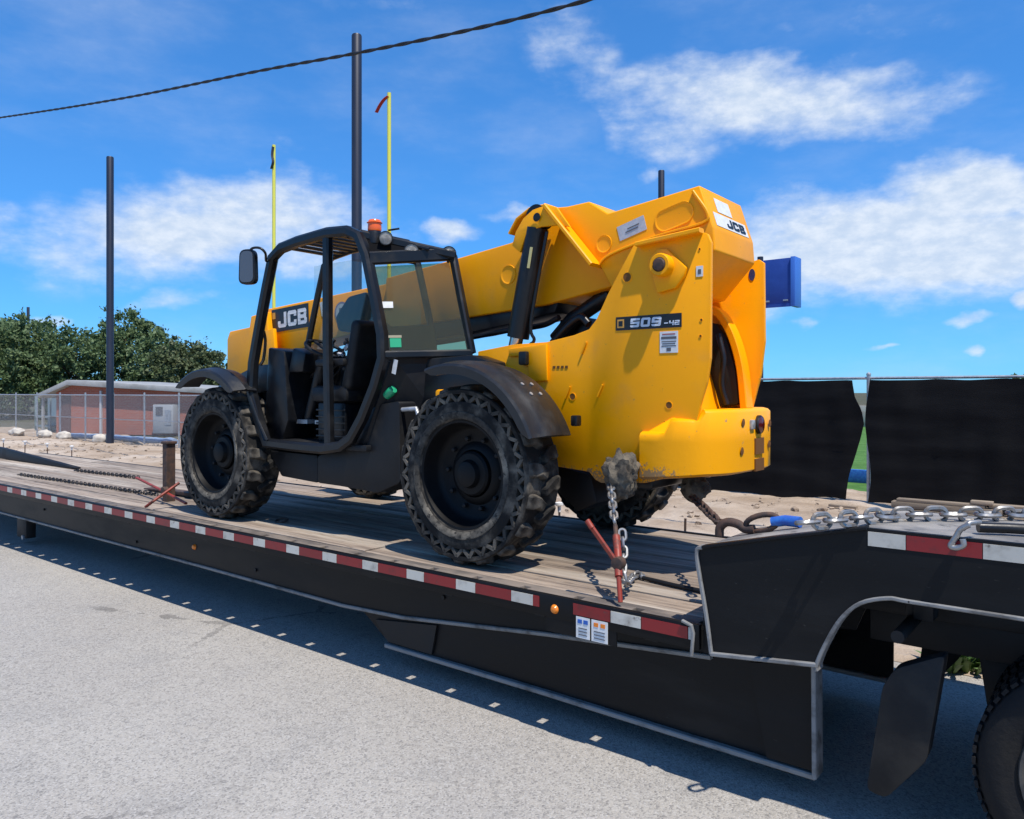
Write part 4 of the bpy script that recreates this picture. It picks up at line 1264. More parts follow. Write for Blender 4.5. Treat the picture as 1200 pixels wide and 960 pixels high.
# beacon
p = W(439, 272, 4.05)
bc = part('beacon', lathe([(0.060, -0.10), (0.055, -0.02), (0.05, 0.0)], 24, 'z'), BLK, tele, Matrix.Translation(p + Vector((0, 0, 0.005))))
part('beacon_lens', lathe([(0.052, 0.0), (0.055, 0.012), (0.052, 0.075), (0.044, 0.088), (0.0001, 0.09)], 24, 'z'), ORANGE, bc, Matrix.Translation(p + Vector((0, 0, 0.005))))
part('beacon_rim', lathe([(0.052, 0.06), (0.062, 0.066), (0.052, 0.074)], 24, 'z', cap=False), ORANGE, bc, Matrix.Translation(p + Vector((0, 0, 0.005))))
part('roof_box', boxm(tuple(W(424, 282, 4.05)), tuple(W(446, 272, 4.05) + Vector((0, 0.12, 0))), 0.015), BLK, tele)
# mirror
ma = part('mirror_arm', tube(smooth_path([W(318, 302, 3.92), W(312, 306, 3.88), W(311, 297, 3.80), W(305, 291, 3.76), W(296, 291, 3.74), W(291, 297, 3.74)], 5), 0.011, 8), BLK, tele)
p = W(291, 313, 3.74)
Mm = Matrix.Translation(p) @ Matrix.Rotation(R(22), 4, 'Z')
hs = [(x, z) for x, z in rounded([(-0.085, -0.15), (0.085, -0.15), (0.075, 0.15), (-0.075, 0.15)], 0.06, 5)]
part('mirror_housing', prism(hs, -0.025, 0.03, 0.012), BLK, ma, Mm)
gs = rounded([(-0.068, -0.133), (0.068, -0.133), (0.06, 0.133), (-0.06, 0.133)], 0.05, 5)
part('mirror_glass', prism(gs, -0.029, -0.0255), mat('mirror_silver', (0.16, 0.15, 0.15), 0.25, 0.6), ma, Mm)
# cab tub, floor, seat, dash, wheel
fl0, fl1 = fr_pts[0], fr_pts[18]
part('cab_floor', boxm((fl0.x + 0.05, YC + 0.02, fl0.z - 0.02), (fl1.x + 0.15, YC2, fl0.z + 0.03), 0.01), BLKD, tele)
part('cab_front_wall', prism([(fr_pts[2].x + 0.03, fl0.z), (fr_pts[2].x + 0.10, fr_pts[3].z + 0.14), (fr_pts[2].x + 0.34, fr_pts[3].z + 0.10), (fr_pts[2].x + 0.40, fl0.z + 0.2), (fr_pts[2].x + 0.30, fl0.z)], YC + 0.10, YC2, 0.02), BLK, tele)
part('inner_wall', boxm((fr_pts[2].x + 0.1, YC2 - 0.04, fl0.z), (fl1.x + 0.35, YC2 + 0.02, fr_pts[15].z + 0.06), 0.01), BLKD, tele)
part('rear_wall', quad_solid(pn_b + Vector((0.02, 0.06, 0)), Vector((fr_pts[18].x + 0.05, YC + 0.06, fl0.z)), Vector((pr_b.x - 0.1, YC2 - 0.02, fl0.z)), pr_b, 0.02), BLKD, tele)
sx = lerp(fr_pts[0], fr_pts[18], 0.66).x
seat = part('seat', boxm((sx - 0.26, YC + 0.08, fl0.z + 0.36), (sx + 0.22, YC2 - 0.07, fl0.z + 0.50), 0.05), SEAT, tele)
part('seat_back', prism([(sx + 0.12, fl0.z + 0.46), (sx + 0.24, fl0.z + 0.46), (sx + 0.36, fl0.z + 1.02), (sx + 0.26, fl0.z + 1.04)], YC + 0.09, YC2 - 0.08, 0.045, 3), SEAT, seat)
part('seat_base', boxm((sx - 0.2, YC + 0.12, fl0.z + 0.03), (sx + 0.16, YC2 - 0.1, fl0.z + 0.36), 0.02), BLK, seat)
for i in range(5):
    part('suspension_rib', boxm((sx - 0.21, YC + 0.11, fl0.z + 0.07 + i * 0.055), (sx + 0.17, YC + 0.118, fl0.z + 0.085 + i * 0.055), 0.003), PLAST, seat)
part('arm_rest', boxm((sx - 0.15, YC + 0.05, fl0.z + 0.66), (sx + 0.22, YC + 0.12, fl0.z + 0.72), 0.02), SEAT, seat)
dx_ = lerp(fr_pts[0], fr_pts[18], 0.16).x
part('steering_column', tube([(dx_ + 0.05, 4.22, fl0.z + 0.2), (dx_ + 0.26, 4.22, fl0.z + 0.78)], 0.045, 12), BLK, tele)
sw = Matrix.Translation((dx_ + 0.28, 4.22, fl0.z + 0.82)) @ Matrix.Rotation(R(28), 4, 'Y')
part('steering_wheel', tube([Vector((0.17 * math.cos(i * math.pi / 12), 0.17 * math.sin(i * math.pi / 12), 0)) for i in range(24)], 0.016, 8, closed=True), SEAT, tele, sw)
part('steering_spoke', boxm((-0.165, -0.018, -0.01), (0.165, 0.018, 0.008), 0.004), SEAT, tele, sw)
part('dashboard', prism([(dx_ - 0.05, fl0.z + 0.62), (dx_ + 0.16, fl0.z + 0.62), (dx_ + 0.20, fl0.z + 0.78), (dx_ + 0.02, fl0.z + 0.84)], YC + 0.12, YC2 - 0.02, 0.02), BLK, tele)
part('grab_handle', tube(smooth_path([W(305, 428, YC + 0.05), W(309, 420, YC + 0.08), W(311, 400, YC + 0.08), W(309, 388, YC + 0.05)], 5), 0.014, 8), BLK, tele)
for px_, py_, q in ((405, 402, 0.05), (412, 420, 0.035), (404, 432, 0.045), (410, 440, 0.03)):
    part('lever', tube([W(px_, py_, 4.3), W(px_ + 7, py_ + 14, 4.3)], 0.010, 6), CHROME, tele)
    part('lever_knob', lathe([(0.0001, -0.025), (0.02, -0.015), (0.022, 0.005), (0.0001, 0.02)], 10, 'z'), BLK, tele, Matrix.Translation(W(px_, py_, 4.3)))
rc = random.Random(5)
for i in range(12):
    p0 = W(rc.uniform(392, 440), rc.uniform(395, 470), 4.40); p1 = W(rc.uniform(320, 400), rc.uniform(420, 500), 4.36)
    part('cab_hose', tube(smooth_path([p0, lerp(p0, p1, 0.4) + Vector((0, -0.06, rc.uniform(-0.08, 0.05))), p1], 6), rc.uniform(0.007, 0.014), 6), SEAT if i % 4 else PLAST, tele)
for i in range(7):
    p0 = W(rc.uniform(396, 428), rc.uniform(398, 450), 4.28)
    part('switch_panel', boxm((-0.03, -0.01, -0.018), (0.03, 0.01, 0.018), 0.004), (LGREY, PLAST, STEELP)[i % 3], tele, Matrix.Translation(p0) @ Matrix.Rotation(rc.uniform(-0.8, 0.8), 4, 'Y') @ Matrix.Rotation(rc.uniform(0, 0.7), 4, 'X'))
part('side_console', boxm((sx - 0.25, YC2 - 0.16, fl0.z + 0.3), (sx + 0.30, YC2 - 0.05, fl0.z + 0.70), 0.03), BLK, tele)
part('hydraulic_lever', tube([(sx - 0.15, YC2 - 0.10, fl0.z + 0.7), (sx - 0.20, YC2 - 0.12, fl0.z + 0.92)], 0.014, 8), BLK, tele)
part('floor_plate', boxm(tuple(W(343, 496, YC + 0.2)), tuple(W(360, 492, YC + 0.2) + Vector((0, 0.1, 0)))), STEELP, tele)
part('floor_plate', boxm(tuple(W(369, 497, YC + 0.2)), tuple(W(380, 493, YC + 0.2) + Vector((0, 0.1, 0)))), STEELP, tele)
# shiny kick strip on the front of the door opening
part('sill_strip', beam([W(291, 460, YC - 0.045), W(302, 492, YC - 0.045), W(313, 516, YC - 0.045)], 0.03, 0.01, up=(0, 1, 0)), PLAST, tele)

# --- black bodywork between the wheels
bx_px = [(388, 531), (407, 528), (432, 480), (446, 474), (468, 470), (469, 566), (442, 578), (400, 570), (372, 566), (372, 534)]
part('side_tank', prism(rounded(XZ(bx_px, 4.02), 0.03, 3), 4.02, 4.45, 0.012), BLKD, tele)
part('lower_skirt', prism(rounded(XZ([(315, 528), (372, 534), (372, 566), (330, 558)], 4.06), 0.02, 3), 4.06, 4.4, 0.012), BLKD, tele)
part('rear_inner_panel', prism(XZ([(444, 424), (505, 420), (552, 416), (575, 424), (575, 470), (470, 500), (440, 470)], 4.22), 4.22, 4.40, 0.012), BLK, tele)
part('front_inner_panel', prism(XZ([(255, 452), (300, 440), (318, 450), (318, 545), (290, 555), (262, 520)], 4.2), 4.2, 4.45, 0.012), BLK, tele)
part('front_cowl', prism(rounded(XZ([(278, 440), (300, 428), (332, 426), (340, 450), (300, 462), (278, 456)], 4.15), 0.02, 3), 4.15, 4.5, 0.012), PLAST, tele)
p = W(457, 460, 4.05)
cap_ = part('green_cap', lathe([(0.0001, -0.05), (0.035, -0.045), (0.038, 0.02), (0.03, 0.05), (0.0001, 0.055)], 16, 'z'), GREEN, tele, Matrix.Translation(p) @ Matrix.Rotation(R(60), 4, 'Y'))
part('filler_neck', tube([p, W(446, 476, 4.1)], 0.025, 10), BLK, tele)
part('paper_tag', boxm((-0.025, -0.002, -0.055), (0.02, 0.0, 0.055)), WPAPER, tele, Matrix.Translation(W(463, 430, 4.0)) @ Matrix.Rotation(R(14), 4, 'Y'))
part('white_rod', tube([W(461, 481, 4.05), W(488, 479, 4.05), W(490, 486, 4.05)], 0.018, 8), STEELP, tele)
for i, (px_, py_) in enumerate(((398, 352), (378, 362))):
    pass
# round badge and white sticker on the inner boom, seen through the cab
c = W(400, 366, 4.655)
bd = part('round_badge', lathe([(0.10, 0.0), (0.10, -0.002), (0.0001, -0.002)], 32, cap=False), mat('badge_violet', (0.22, 0.18, 0.26), 0.4), boom, Matrix.Translation((c.x, 4.658, c.z)))
part('badge_core', lathe([(0.08, -0.0022), (0.08, -0.0035), (0.0001, -0.0035)], 32, cap=False), LGREY, bd, Matrix.Translation((c.x, 4.658, c.z)))
part('badge_mark', boxm((c.x - 0.045, 4.652, c.z - 0.035), (c.x + 0.045, 4.6535, c.z - 0.01)), INK, bd)
part('badge_mark', boxm((c.x - 0.03, 4.652, c.z + 0.005), (c.x + 0.03, 4.6535, c.z + 0.04)), INK, bd)
c = W(378, 362, 4.655)
plate(c.x, c.z, 0.06, 0.14, 4.658, WPAPER, 'white_sticker', boom, -14)
# black lower cover on the boom flank near the cab
part('boom_hose_cover', prism(rounded(XZ([(395, 372), (410, 348), (432, 342), (440, 372), (430, 392), (398, 388)], 4.62), 0.04, 4), 4.60, 4.655, 0.01), BLK, boom)

# ------------------------------------------------------------------ chains and binders
LINKS = {}


def link_mesh(pitch, r):
    key = (pitch, r)
    if key not in LINKS:
        w = pitch * 0.38; L = pitch * 0.5 + r
        pts = []
        for i in range(8):
            a = -math.pi / 2 + math.pi * i / 7
            pts.append(Vector((L - w + w * math.cos(a) * 1.0, w * math.sin(a), 0)))
        for i in range(8):
            a = math.pi / 2 + math.pi * i / 7
            pts.append(Vector((-(L - w) + w * math.cos(a), w * math.sin(a), 0)))
        LINKS[key] = tube(pts, r, 6, closed=True, up=(0, 0, 1))
    return LINKS[key]


def resample(pts, step):
    out = [pts[0].copy()]
    acc = 0.0
    for a, b in zip(pts, pts[1:]):
        d = (b - a).length
        pos = step - acc
        while pos <= d:
            out.append(a + (b - a) * (pos / d)); pos += step
        acc = (acc + d) % step
    return out


def chain_links(root, pts, pitch, r, m, roll0=0.0):
    P = resample(smooth_path(pts, 8), pitch)
    lm = link_mesh(pitch, r)
    for i, (a, b) in enumerate(zip(P, P[1:])):
        t = (b - a).normalized()
        q = t.to_track_quat('X', 'Z').to_matrix().to_4x4()
        M = Matrix.Translation((a + b) / 2) @ q @ Matrix.Rotation(roll0 + (i % 2) * math.pi / 2 + random.uniform(-0.25, 0.25), 4, 'X')
        part('chain_link', lm, m, root, M)


def on_deck(px, py, z=DK):
    t = py - HOR
    d = FPX * (EYE - z) / t; X = (px - 600) / FPX * d
    return Vector((X * SN - d * CS, X * CS + d * SN, z))


ztop = zt
ch = thing('transport_chain', tuple(on_deck(1000, 606, ztop)), 'galvanised transport chain lying along the top of the gooseneck', 'chain', 'tie-down chains')
pts = [on_deck(x, y, ztop + 0.03) for x, y in ((938, 613), (985, 609), (1040, 604), (1100, 603), (1160, 603), (1230, 601))]
chain_links(ch, pts, 0.080, 0.011, CHAIN)
# rusty hook with clevis and blue link
hk = thing('chain_hook', tuple(W(866, 618, 3.95)), 'rusty grab hook with oval link and blue coupling at gooseneck edge', 'hook')
yh = 3.95
part('hook_body', tube(smooth_path([W(843, 628, yh), W(844, 618, yh), W(852, 612, yh), W(864, 614, yh), W(874, 620, yh), W(884, 620, yh)], 5), 0.024, 10), RUST, hk)
part('oval_link', tube([Vector((W(893, 613, yh).x + 0.085 * math.cos(a), yh + 0.01 * math.sin(2 * a), W(893, 613, yh).z + 0.042 * math.sin(a) + 0.02 * math.cos(a))) for a in [i * math.pi / 10 for i in range(20)]], 0.015, 8, closed=True), RUST, hk)
part('coupling', tube([W(905, 612, yh), W(920, 610, yh), W(938, 612, yh - 0.02)], 0.028, 10), BLUEP, hk)
cx_ = thing('tow_chain', tuple(W(820, 592, 4.6)), 'rusty chain running from the machine down to the grab hook', 'chain', 'tie-down chains')
chain_links(cx_, [W(812, 583, 4.75), W(826, 596, 4.4), W(838, 608, 4.1), W(846, 613, 3.97)], 0.06, 0.010, RUST)
h2 = thing('steel_hook', tuple(W(1124, 626, YN - 0.02)), 'small steel hook hanging over the red and white tape', 'hook')
yq = YN - 0.03
part('hook_body', tube(smooth_path([W(1136, 615, yq), W(1126, 620, yq), W(1121, 628, yq), W(1117, 634, yq), W(1114, 640, yq), W(1121, 642, yq), W(1129, 639, yq), W(1128, 632, yq)], 5), 0.012, 10), CHAIN, h2)
part('hook_shank', tube([W(1128, 620, yq), W(1136, 613, yq + 0.02), W(1148, 612, yq + 0.08)], 0.011, 8), CHAIN, h2)
rd = new('binder_bar', tube([on_deck(1146, 618, ztop + 0.03), on_deck(1180, 619, ztop + 0.03), on_deck(1250, 623, ztop + 0.03)], 0.022, 10), BLK)
tag(rd, 'black round bar lying on the gooseneck behind the hook', 'bar')

# rear tie-down: chain, red ratchet binder
tb = thing('ratchet_binder', tuple(W(727, 705, 3.66)), 'red lever ratchet binder standing at the deck edge beside the rear wheel', 'chain binder', 'red chain binders')
yb_ = 3.70
part('barrel', tube([W(722, 628, 3.85), W(724, 648, 3.78), W(725, 676, 3.70)], 0.022, 12), BIND, tb)
part('screw', tube([W(725, 676, 3.70), W(727, 706, 3.66)], 0.014, 10), BIND, tb)
part('screw', tube([W(721, 616, 3.9), W(722, 628, 3.85)], 0.014, 10), RUST, tb)
lv = part('lever', beam([W(724, 662, 3.73), W(716, 650, 3.72), W(690, 613, 3.70)], 0.03, 0.018, up=(0, 1, 0)), BIND, tb)
part('grip', tube([W(694, 619, 3.70), W(688, 610, 3.70)], 0.017, 10), BIND, lv)
part('pawl', lathe([(0.0001, -0.03), (0.035, -0.025), (0.035, 0.025), (0.0001, 0.03)], 16), RUST, tb, Matrix.Translation(W(725, 660, 3.73)))
c1 = thing('binder_chain', tuple(W(718, 575, 4.1)), 'short chain from the mud-caked tie-down point to the red binder', 'chain', 'tie-down chains')
chain_links(c1, [W(716, 568, 4.22), W(718, 592, 4.05), W(721, 618, 3.9)], 0.05, 0.009, CHAIN)
c2 = thing('slack_chain', tuple(W(733, 690, 3.75)), 'loose chain tail hanging beside the binder onto the planks', 'chain', 'tie-down chains')
chain_links(c2, [W(729, 622, 3.88), W(731, 650, 3.83), W(729, 668, 3.78), W(733, 683, 3.80), on_deck(742, 676, DK + 0.025), on_deck(750, 673, DK + 0.02), on_deck(752, 677, DK + 0.02)], 0.05, 0.009, CHAIN)
c3 = new('steel_bar', tube([on_deck(752, 677, DK + 0.02), on_deck(790, 686, DK + 0.02), on_deck(828, 694, DK + 0.02)], 0.014, 8), BLKD)
tag(c3, 'dark steel bar lying on the planks in front of the gooseneck', 'bar')

# mud caked on the tie-down point
bm = bmesh.new()
r = bmesh.ops.create_icosphere(bm, subdivisions=4, radius=1)
for v in bm.verts:
    n_ = v.co.normalized()
    k_ = 1 + 0.40 * noise.noise(n_ * 1.7) + 0.22 * noise.noise(n_ * 4 + Vector((3, 1, 2))) + 0.07 * noise.noise(n_ * 12)
    v.co = Vector((n_.x * 0.115, n_.y * 0.09, n_.z * 0.135)) * k_
o = new('mud_clod', mesh(bm, smooth=50), MUD, None, Matrix.Translation(W(729, 556, 4.28)))
tag(o, 'lump of dried mud stuck under the machine above the chain', 'mud')
bm = bmesh.new()
bmesh.ops.create_icosphere(bm, subdivisions=3, radius=1)
for v in bm.verts:
    n_ = v.co.normalized()
    v.co = Vector((n_.x * 0.10, n_.y * 0.09, n_.z * 0.09)) * (1 + 0.35 * noise.noise(n_ * 3 + Vector((7, 1, 2))) + 0.2 * noise.noise(n_ * 8))
o = new('mud_clod', mesh(bm, smooth=50), MUD, None, Matrix.Translation(W(815, 572, 4.9)))
tag(o, 'smaller lump of dried mud below the yellow bumper', 'mud')
part('tow_hitch', boxm(tuple(W(740, 572, 4.5)), tuple(W(765, 560, 4.5) + Vector((0, 0.5, 0))), 0.02), BLK, tele)
part('rear_underframe', prism(XZ([(650, 545), (692, 556), (700, 590), (676, 600), (655, 580)], 4.55), 4.55, 5.1, 0.02), BLKD, tele)

# front tie-down: rusty stake and crossed binder bars
sp_ = on_deck(198, 588)
stk = thing('rusty_post', tuple(sp_), 'rusty steel post standing on the deck in front of the front wheel', 'post')
part('post', beam([sp_, sp_ + Vector((0, 0, 0.62))], 0.10, 0.09), RUST, stk)
part('post_cap', boxm((sp_.x - 0.065, sp_.y - 0.06, DK + 0.62), (sp_.x + 0.065, sp_.y + 0.06, DK + 0.65), 0.008), RUST, stk)
fb = thing('lever_binder', tuple(on_deck(172, 592)), 'red crossed-bar lever binder on the deck by the front wheel', 'chain binder', 'red chain binders')
A = on_deck(171, 594, DK + 0.03)
part('handle', beam([A, A + Vector((0.10, 0.02, 0.06)), W(210, 566, 4.0)], 0.035, 0.022), BIND, fb)
part('cross_bar', beam([W(160, 560, 4.2), W(190, 575, 4.05), W(218, 590, 3.95)], 0.03, 0.022), BIND, fb)
part('pivot', lathe([(0.0001, -0.03), (0.04, -0.025), (0.04, 0.025), (0.0001, 0.03)], 14), RUST, fb, Matrix.Translation(W(193, 575, 4.02)))
c4 = thing('front_chain', tuple(on_deck(150, 560, DK)), 'long dark chain stretched over the planks towards the front wheel', 'chain', 'tie-down chains')
chain_links(c4, [on_deck(22, 556, DK + 0.02), on_deck(90, 566, DK + 0.02), on_deck(150, 575, DK + 0.02), on_deck(188, 580, DK + 0.02)], 0.055, 0.0065, BLKD)
c5 = thing('front_chain', tuple(on_deck(130, 552, DK)), 'dark chain lying along the far deck edge behind the rusty post', 'chain', 'tie-down chains')
chain_links(c5, [on_deck(88, 551, DK + 0.02), on_deck(130, 556, DK + 0.02), on_deck(165, 560, DK + 0.02)], 0.055, 0.0065, BLKD)

# ------------------------------------------------------------------ fence line behind the site
YFENCE = 13.2
lf = thing('chain_link_fence', (-30, YFENCE, 0), 'grey chain-link fence in front of the brick building', 'fence')
postm = lathe([(0.03, 0), (0.03, 1.95), (0.034, 1.95), (0.034, 1.98), (0.0001, 2.0)], 10, 'z')
xx = -44.0
while xx < -13.0:
    part('fence_post', postm, STEELP, lf, Matrix.Translation((xx, YFENCE, 0.02)))
    xx += 2.4
part('top_rail', tube([(-44, YFENCE, 1.92), (-12.8, YFENCE, 1.92)], 0.022, 8), STEELP, lf)
part('middle_rail', tube([(-44, YFENCE, 1.02), (-12.8, YFENCE, 1.02)], 0.016, 8), STEELP, lf)
bm = bmesh.new()
p_ = 0.085
x = -46.0
while x < -12.8:
    for s_ in (1, -1):
        a = Vector((x, YFENCE - 0.025, 0.06)); b = Vector((x + s_ * 1.85, YFENCE - 0.025, 1.91))
        a, b = (a, b)
        lo_, hi_ = -44.0, -12.8
        def clip(a, b):
            t0, t1 = 0.0, 1.0
            dx = b.x - a.x
            for lim, sg in ((lo_, 1), (hi_, -1)):
                fa, fb_ = sg * (a.x - lim), sg * (b.x - lim)
                if fa < 0 and fb_ < 0:
                    return None
                if fa < 0:
                    t0 = max(t0, fa / (fa - fb_))
                elif fb_ < 0:
                    t1 = min(t1, fa / (fa - fb_))
            return a + (b - a) * t0, a + (b - a) * t1
        r = clip(a, b)
        if r:
            add_sweep(bm, r, rect(0.003, 0.003), up=(0, 1, 0), caps=False)
    x += p_
o = part('wire_mesh', mesh(bm, smooth=0), STEELP, lf); o['kind'] = 'stuff'

# windscreen fence on the right
YW = 14.4
wf = thing('screened_fence', (-6, YW, 0), 'tall fence covered with black windscreen cloth, torn open beside a post', 'fence')
SCREEN = mat('black_windscreen_cloth', (0.003, 0.003, 0.004), 0.8, spec=0.18, col2=(0.007, 0.007, 0.008), nscale=3, lo=0.4, hi=0.7, bump=0.004, bscale=90, stretch=(0.3, 1, 1.5))
zfence = 2.27
pw_ = lathe([(0.035, 0), (0.035, zfence + 0.03), (0.04, zfence + 0.03), (0.04, zfence + 0.06), (0.0001, zfence + 0.09)], 12, 'z')
xg0, xg1 = WX(1001, YW), WX(1018, YW)
xs = xg1 - 3.05 * 6
while xs < 16:
    part('fence_post', pw_, STEELP, wf, Matrix.Translation((xs, YW, 0.02)))
    xs += 3.05
part('top_rail', tube([(xg1 - 18.3, YW, zfence), (16, YW, zfence)], 0.024, 8), STEELP, wf)


def screen(x0, x1, e0, e1, seed):
    """cloth hung from the rail; e0 and e1 give the free edge's offset at a height"""
    bm = bmesh.new()
    nx = max(12, int((x1 - x0) / 0.10)); nz = 22
    rows_ = []
    for j in range(nz + 1):
        t = j / nz
        z = 0.10 + (zfence - 0.13) * t
        a, b = x0 + e0(t), x1 + e1(t)
        row = []
        for i in range(nx + 1):
            s = i / nx
            X = a + (b - a) * s
            sag = 0.012 * abs(math.sin(s * nx * 0.1 * math.pi)) * (t ** 8)
            Y = YW - 0.10 + 0.07 * noise.noise(Vector((X * 0.9, z * 0.6, seed))) + 0.035 * noise.noise(Vector((X * 3.5, z * 0.8, seed + 5))) + 0.022 * noise.noise(Vector((X * 0.8, z * 5, seed)))
            Z = z - sag + (0.07 * noise.noise(Vector((X * 1.1, seed, 2))) if j == 0 else 0) + (0.012 * noise.noise(Vector((X * 2.3, seed, 8))) if j == nz else 0)
            row.append(bm.verts.new((X, Y, Z)))
        rows_.append(row)
    for A, B in zip(rows_, rows_[1:]):
        for i in range(nx):
            bm.faces.new((A[i], A[i + 1], B[i + 1], B[i]))
    return part('screen_cloth', mesh(bm, smooth=60), SCREEN, wf)


wpx = (WX(1018, YW) - WX(1001, YW)) / 17


def torn(t):
    # picture: wide open at the top and bottom, pinched in the middle
    pts_ = [(0.0, -12), (0.2, -9), (0.36, -2), (0.5, 4), (0.64, 9), (0.75, 7), (0.86, -1), (1.0, -4)]
    for (a, u), (b, v) in zip(pts_, pts_[1:]):
        if a <= t <= b:
            return (u + (v - u) * (t - a) / (b - a)) * wpx
    return 0


screen(xg1 - 18.3, xg0 + 4 * wpx, lambda t: 0, torn, 1.0)
screen(xg1 + 1 * wpx, 16, lambda t: 0.05 * math.sin(t * 7), lambda t: 0, 4.0)

# tall dark poles
def pole(px, py, y, r, label, base=0.0):
    p = W(px, py, y)
    o = thing('steel_pole', (p.x, y, base), label, 'pole', 'tall dark poles around the field')
    part('shaft', lathe([(r * 1.02, base), (r, p.z - 0.03), (r * 0.9, p.z), (0.0001, p.z)], 20, 'z'), POLE, o, Matrix.Translation((p.x, y, 0)))
    part('base_collar', lathe([(r * 1.5, base + 0.0), (r * 1.5, base + 0.10), (r * 1.05, base + 0.14)], 20, 'z'), POLE, o, Matrix.Translation((p.x, y, 0)))
    return o


pole(129, 184, 12.9, 0.125, 'tall dark pole in front of the brick building')
pole(418, 41, 12.5, 0.125, 'tallest-looking dark pole rising behind the cab roof')
pole(775, 200, 27.5, 0.125, 'dark pole whose tip shows above the boom')
pole(33, 360, 31.0, 0.14, 'slim distant dark pole in front of the trees at far left')

# goal post with ribbons
YGL = 16.3
g0, g1 = W(321, 170, YGL), W(456, 109, YGL)
gl = thing('goal_post', ((g0.x + g1.x) / 2, YGL, 0), 'yellow football goal post with two tall uprights and wind ribbons', 'goal post')
part('upright', tube([(g0.x, YGL, 3.0), (g0.x, YGL, g0.z)], 0.062, 12), GOALY, gl)
part('upright', tube([(g1.x, YGL, 3.0), (g1.x, YGL, g1.z)], 0.062, 12), GOALY, gl)
part('crossbar', tube([(g0.x, YGL, 3.05), (g1.x, YGL, 3.05)], 0.08, 12), GOALY, gl)
part('gooseneck_support', tube(smooth_path([((g0.x + g1.x) / 2, YGL + 2, 0), ((g0.x + g1.x) / 2, YGL + 2, 1.8), ((g0.x + g1.x) / 2, YGL + 1.2, 2.8), ((g0.x + g1.x) / 2, YGL, 3.05)], 6), 0.1, 12), GOALY, gl)
RIB = mat('red_ribbon', (0.45, 0.02, 0.03), 0.7)
RIB2 = mat('dark_ribbon', (0.03, 0.03, 0.04), 0.7)
rb_ = [W(455, 113, YGL - 0.08), W(450, 117, YGL - 0.1), W(445, 124, YGL - 0.12), W(441, 132, YGL - 0.1)]
part('ribbon', beam(smooth_path(rb_, 4), 0.012, 0.12, up=(0, 1, 0), c=0), RIB, gl)
rb_ = [W(320, 172, YGL - 0.08), W(319, 182, YGL - 0.1), W(320, 190, YGL - 0.12), W(318, 198, YGL - 0.1)]
part('ribbon', beam(smooth_path(rb_, 4), 0.012, 0.10, up=(0, 1, 0), c=0), RIB2, gl)

# blue board on a black post
YS = 15.5
a, b = W(897, 305, YS), W(931, 358, YS)
bd = thing('blue_board', (a.x, YS, 0), 'blue box-framed board on a dark post beyond the machine', 'board')
BB = mat('blue_board_paint', (0.012, 0.045, 0.25), 0.45, col2=(0.018, 0.06, 0.30), nscale=3)
x0b, x1b = WX(870, YS), b.x
part('panel', boxm((x0b, YS, b.z), (x1b, YS + 0.12, a.z), 0.01), BB, bd)
BL = mat('light_blue_edge', (0.05, 0.16, 0.55), 0.4)
part('side_trim', boxm((x1b - 0.07, YS - 0.03, b.z - 0.015), (x1b + 0.02, YS + 0.35, a.z + 0.015), 0.006), BL, bd)
part('bottom_trim', boxm((x0b, YS - 0.02, b.z - 0.015), (x1b - 0.075, YS - 0.001, b.z + 0.05)), BB, bd)
for q in (0.45, 0.8):
    xq = x0b + (x1b - x0b) * q
    part('bracket_tab', boxm((xq, YS - 0.04, b.z + 0.10), (xq + 0.09, YS - 0.002, b.z + 0.13)), STEELP, bd)
pxx = WX(891, YS + 0.2)
part('post', lathe([(0.06, 0), (0.06, W(892, 299, YS).z), (0.0001, W(892, 299, YS).z)], 14, 'z'), POLE, bd, Matrix.Translation((pxx, YS + 0.2, 0)))

# stakes with caps in the dirt
CAPM = mat('orange_white_cap', (0.72, 0.42, 0.30), 0.6)
CAPW = mat('white_cap', (0.72, 0.70, 0.66), 0.6)
stake_s = lathe([(0.012, -0.2), (0.012, 0.78), (0.0001, 0.78)], 8, 'z')
cap_s = lathe([(0.016, 0.70), (0.020, 0.76), (0.045, 0.775), (0.045, 0.80), (0.0001, 0.81)], 14, 'z')
labels = {4: 'leftmost capped stake, cut by the picture edge', 29: 'white-capped stake, second from the left edge', 56: 'white-capped stake, third from the left edge', 84: 'white-capped stake nearest the end of the dark ramp',
          657: 'orange-capped stake in the dirt just right of the near rear tyre', 801: 'bare rusty stake in the dirt behind the far rear tyre', 428: 'stake seen under the machine between the wheels'}
for px_, lab in labels.items():
    Yk = 6.75 if px_ > 100 else 7.6
    xk = WX(px_, Yk)
    zz = 0.04 if px_ > 100 else -0.02
    s_ = thing('form_stake', (xk, Yk, 0.02), lab, 'stake', 'capped stakes in the dirt')
    Mk = Matrix.Translation((xk, Yk, zz)) @ Matrix.Rotation(random.uniform(-0.05, 0.05), 4, 'Y')
    part('rod', stake_s, RUST, s_, Mk)
    if px_ != 801 and px_ != 428:
        part('cap', cap_s, CAPM if px_ == 657 else CAPW, s_, Mk)

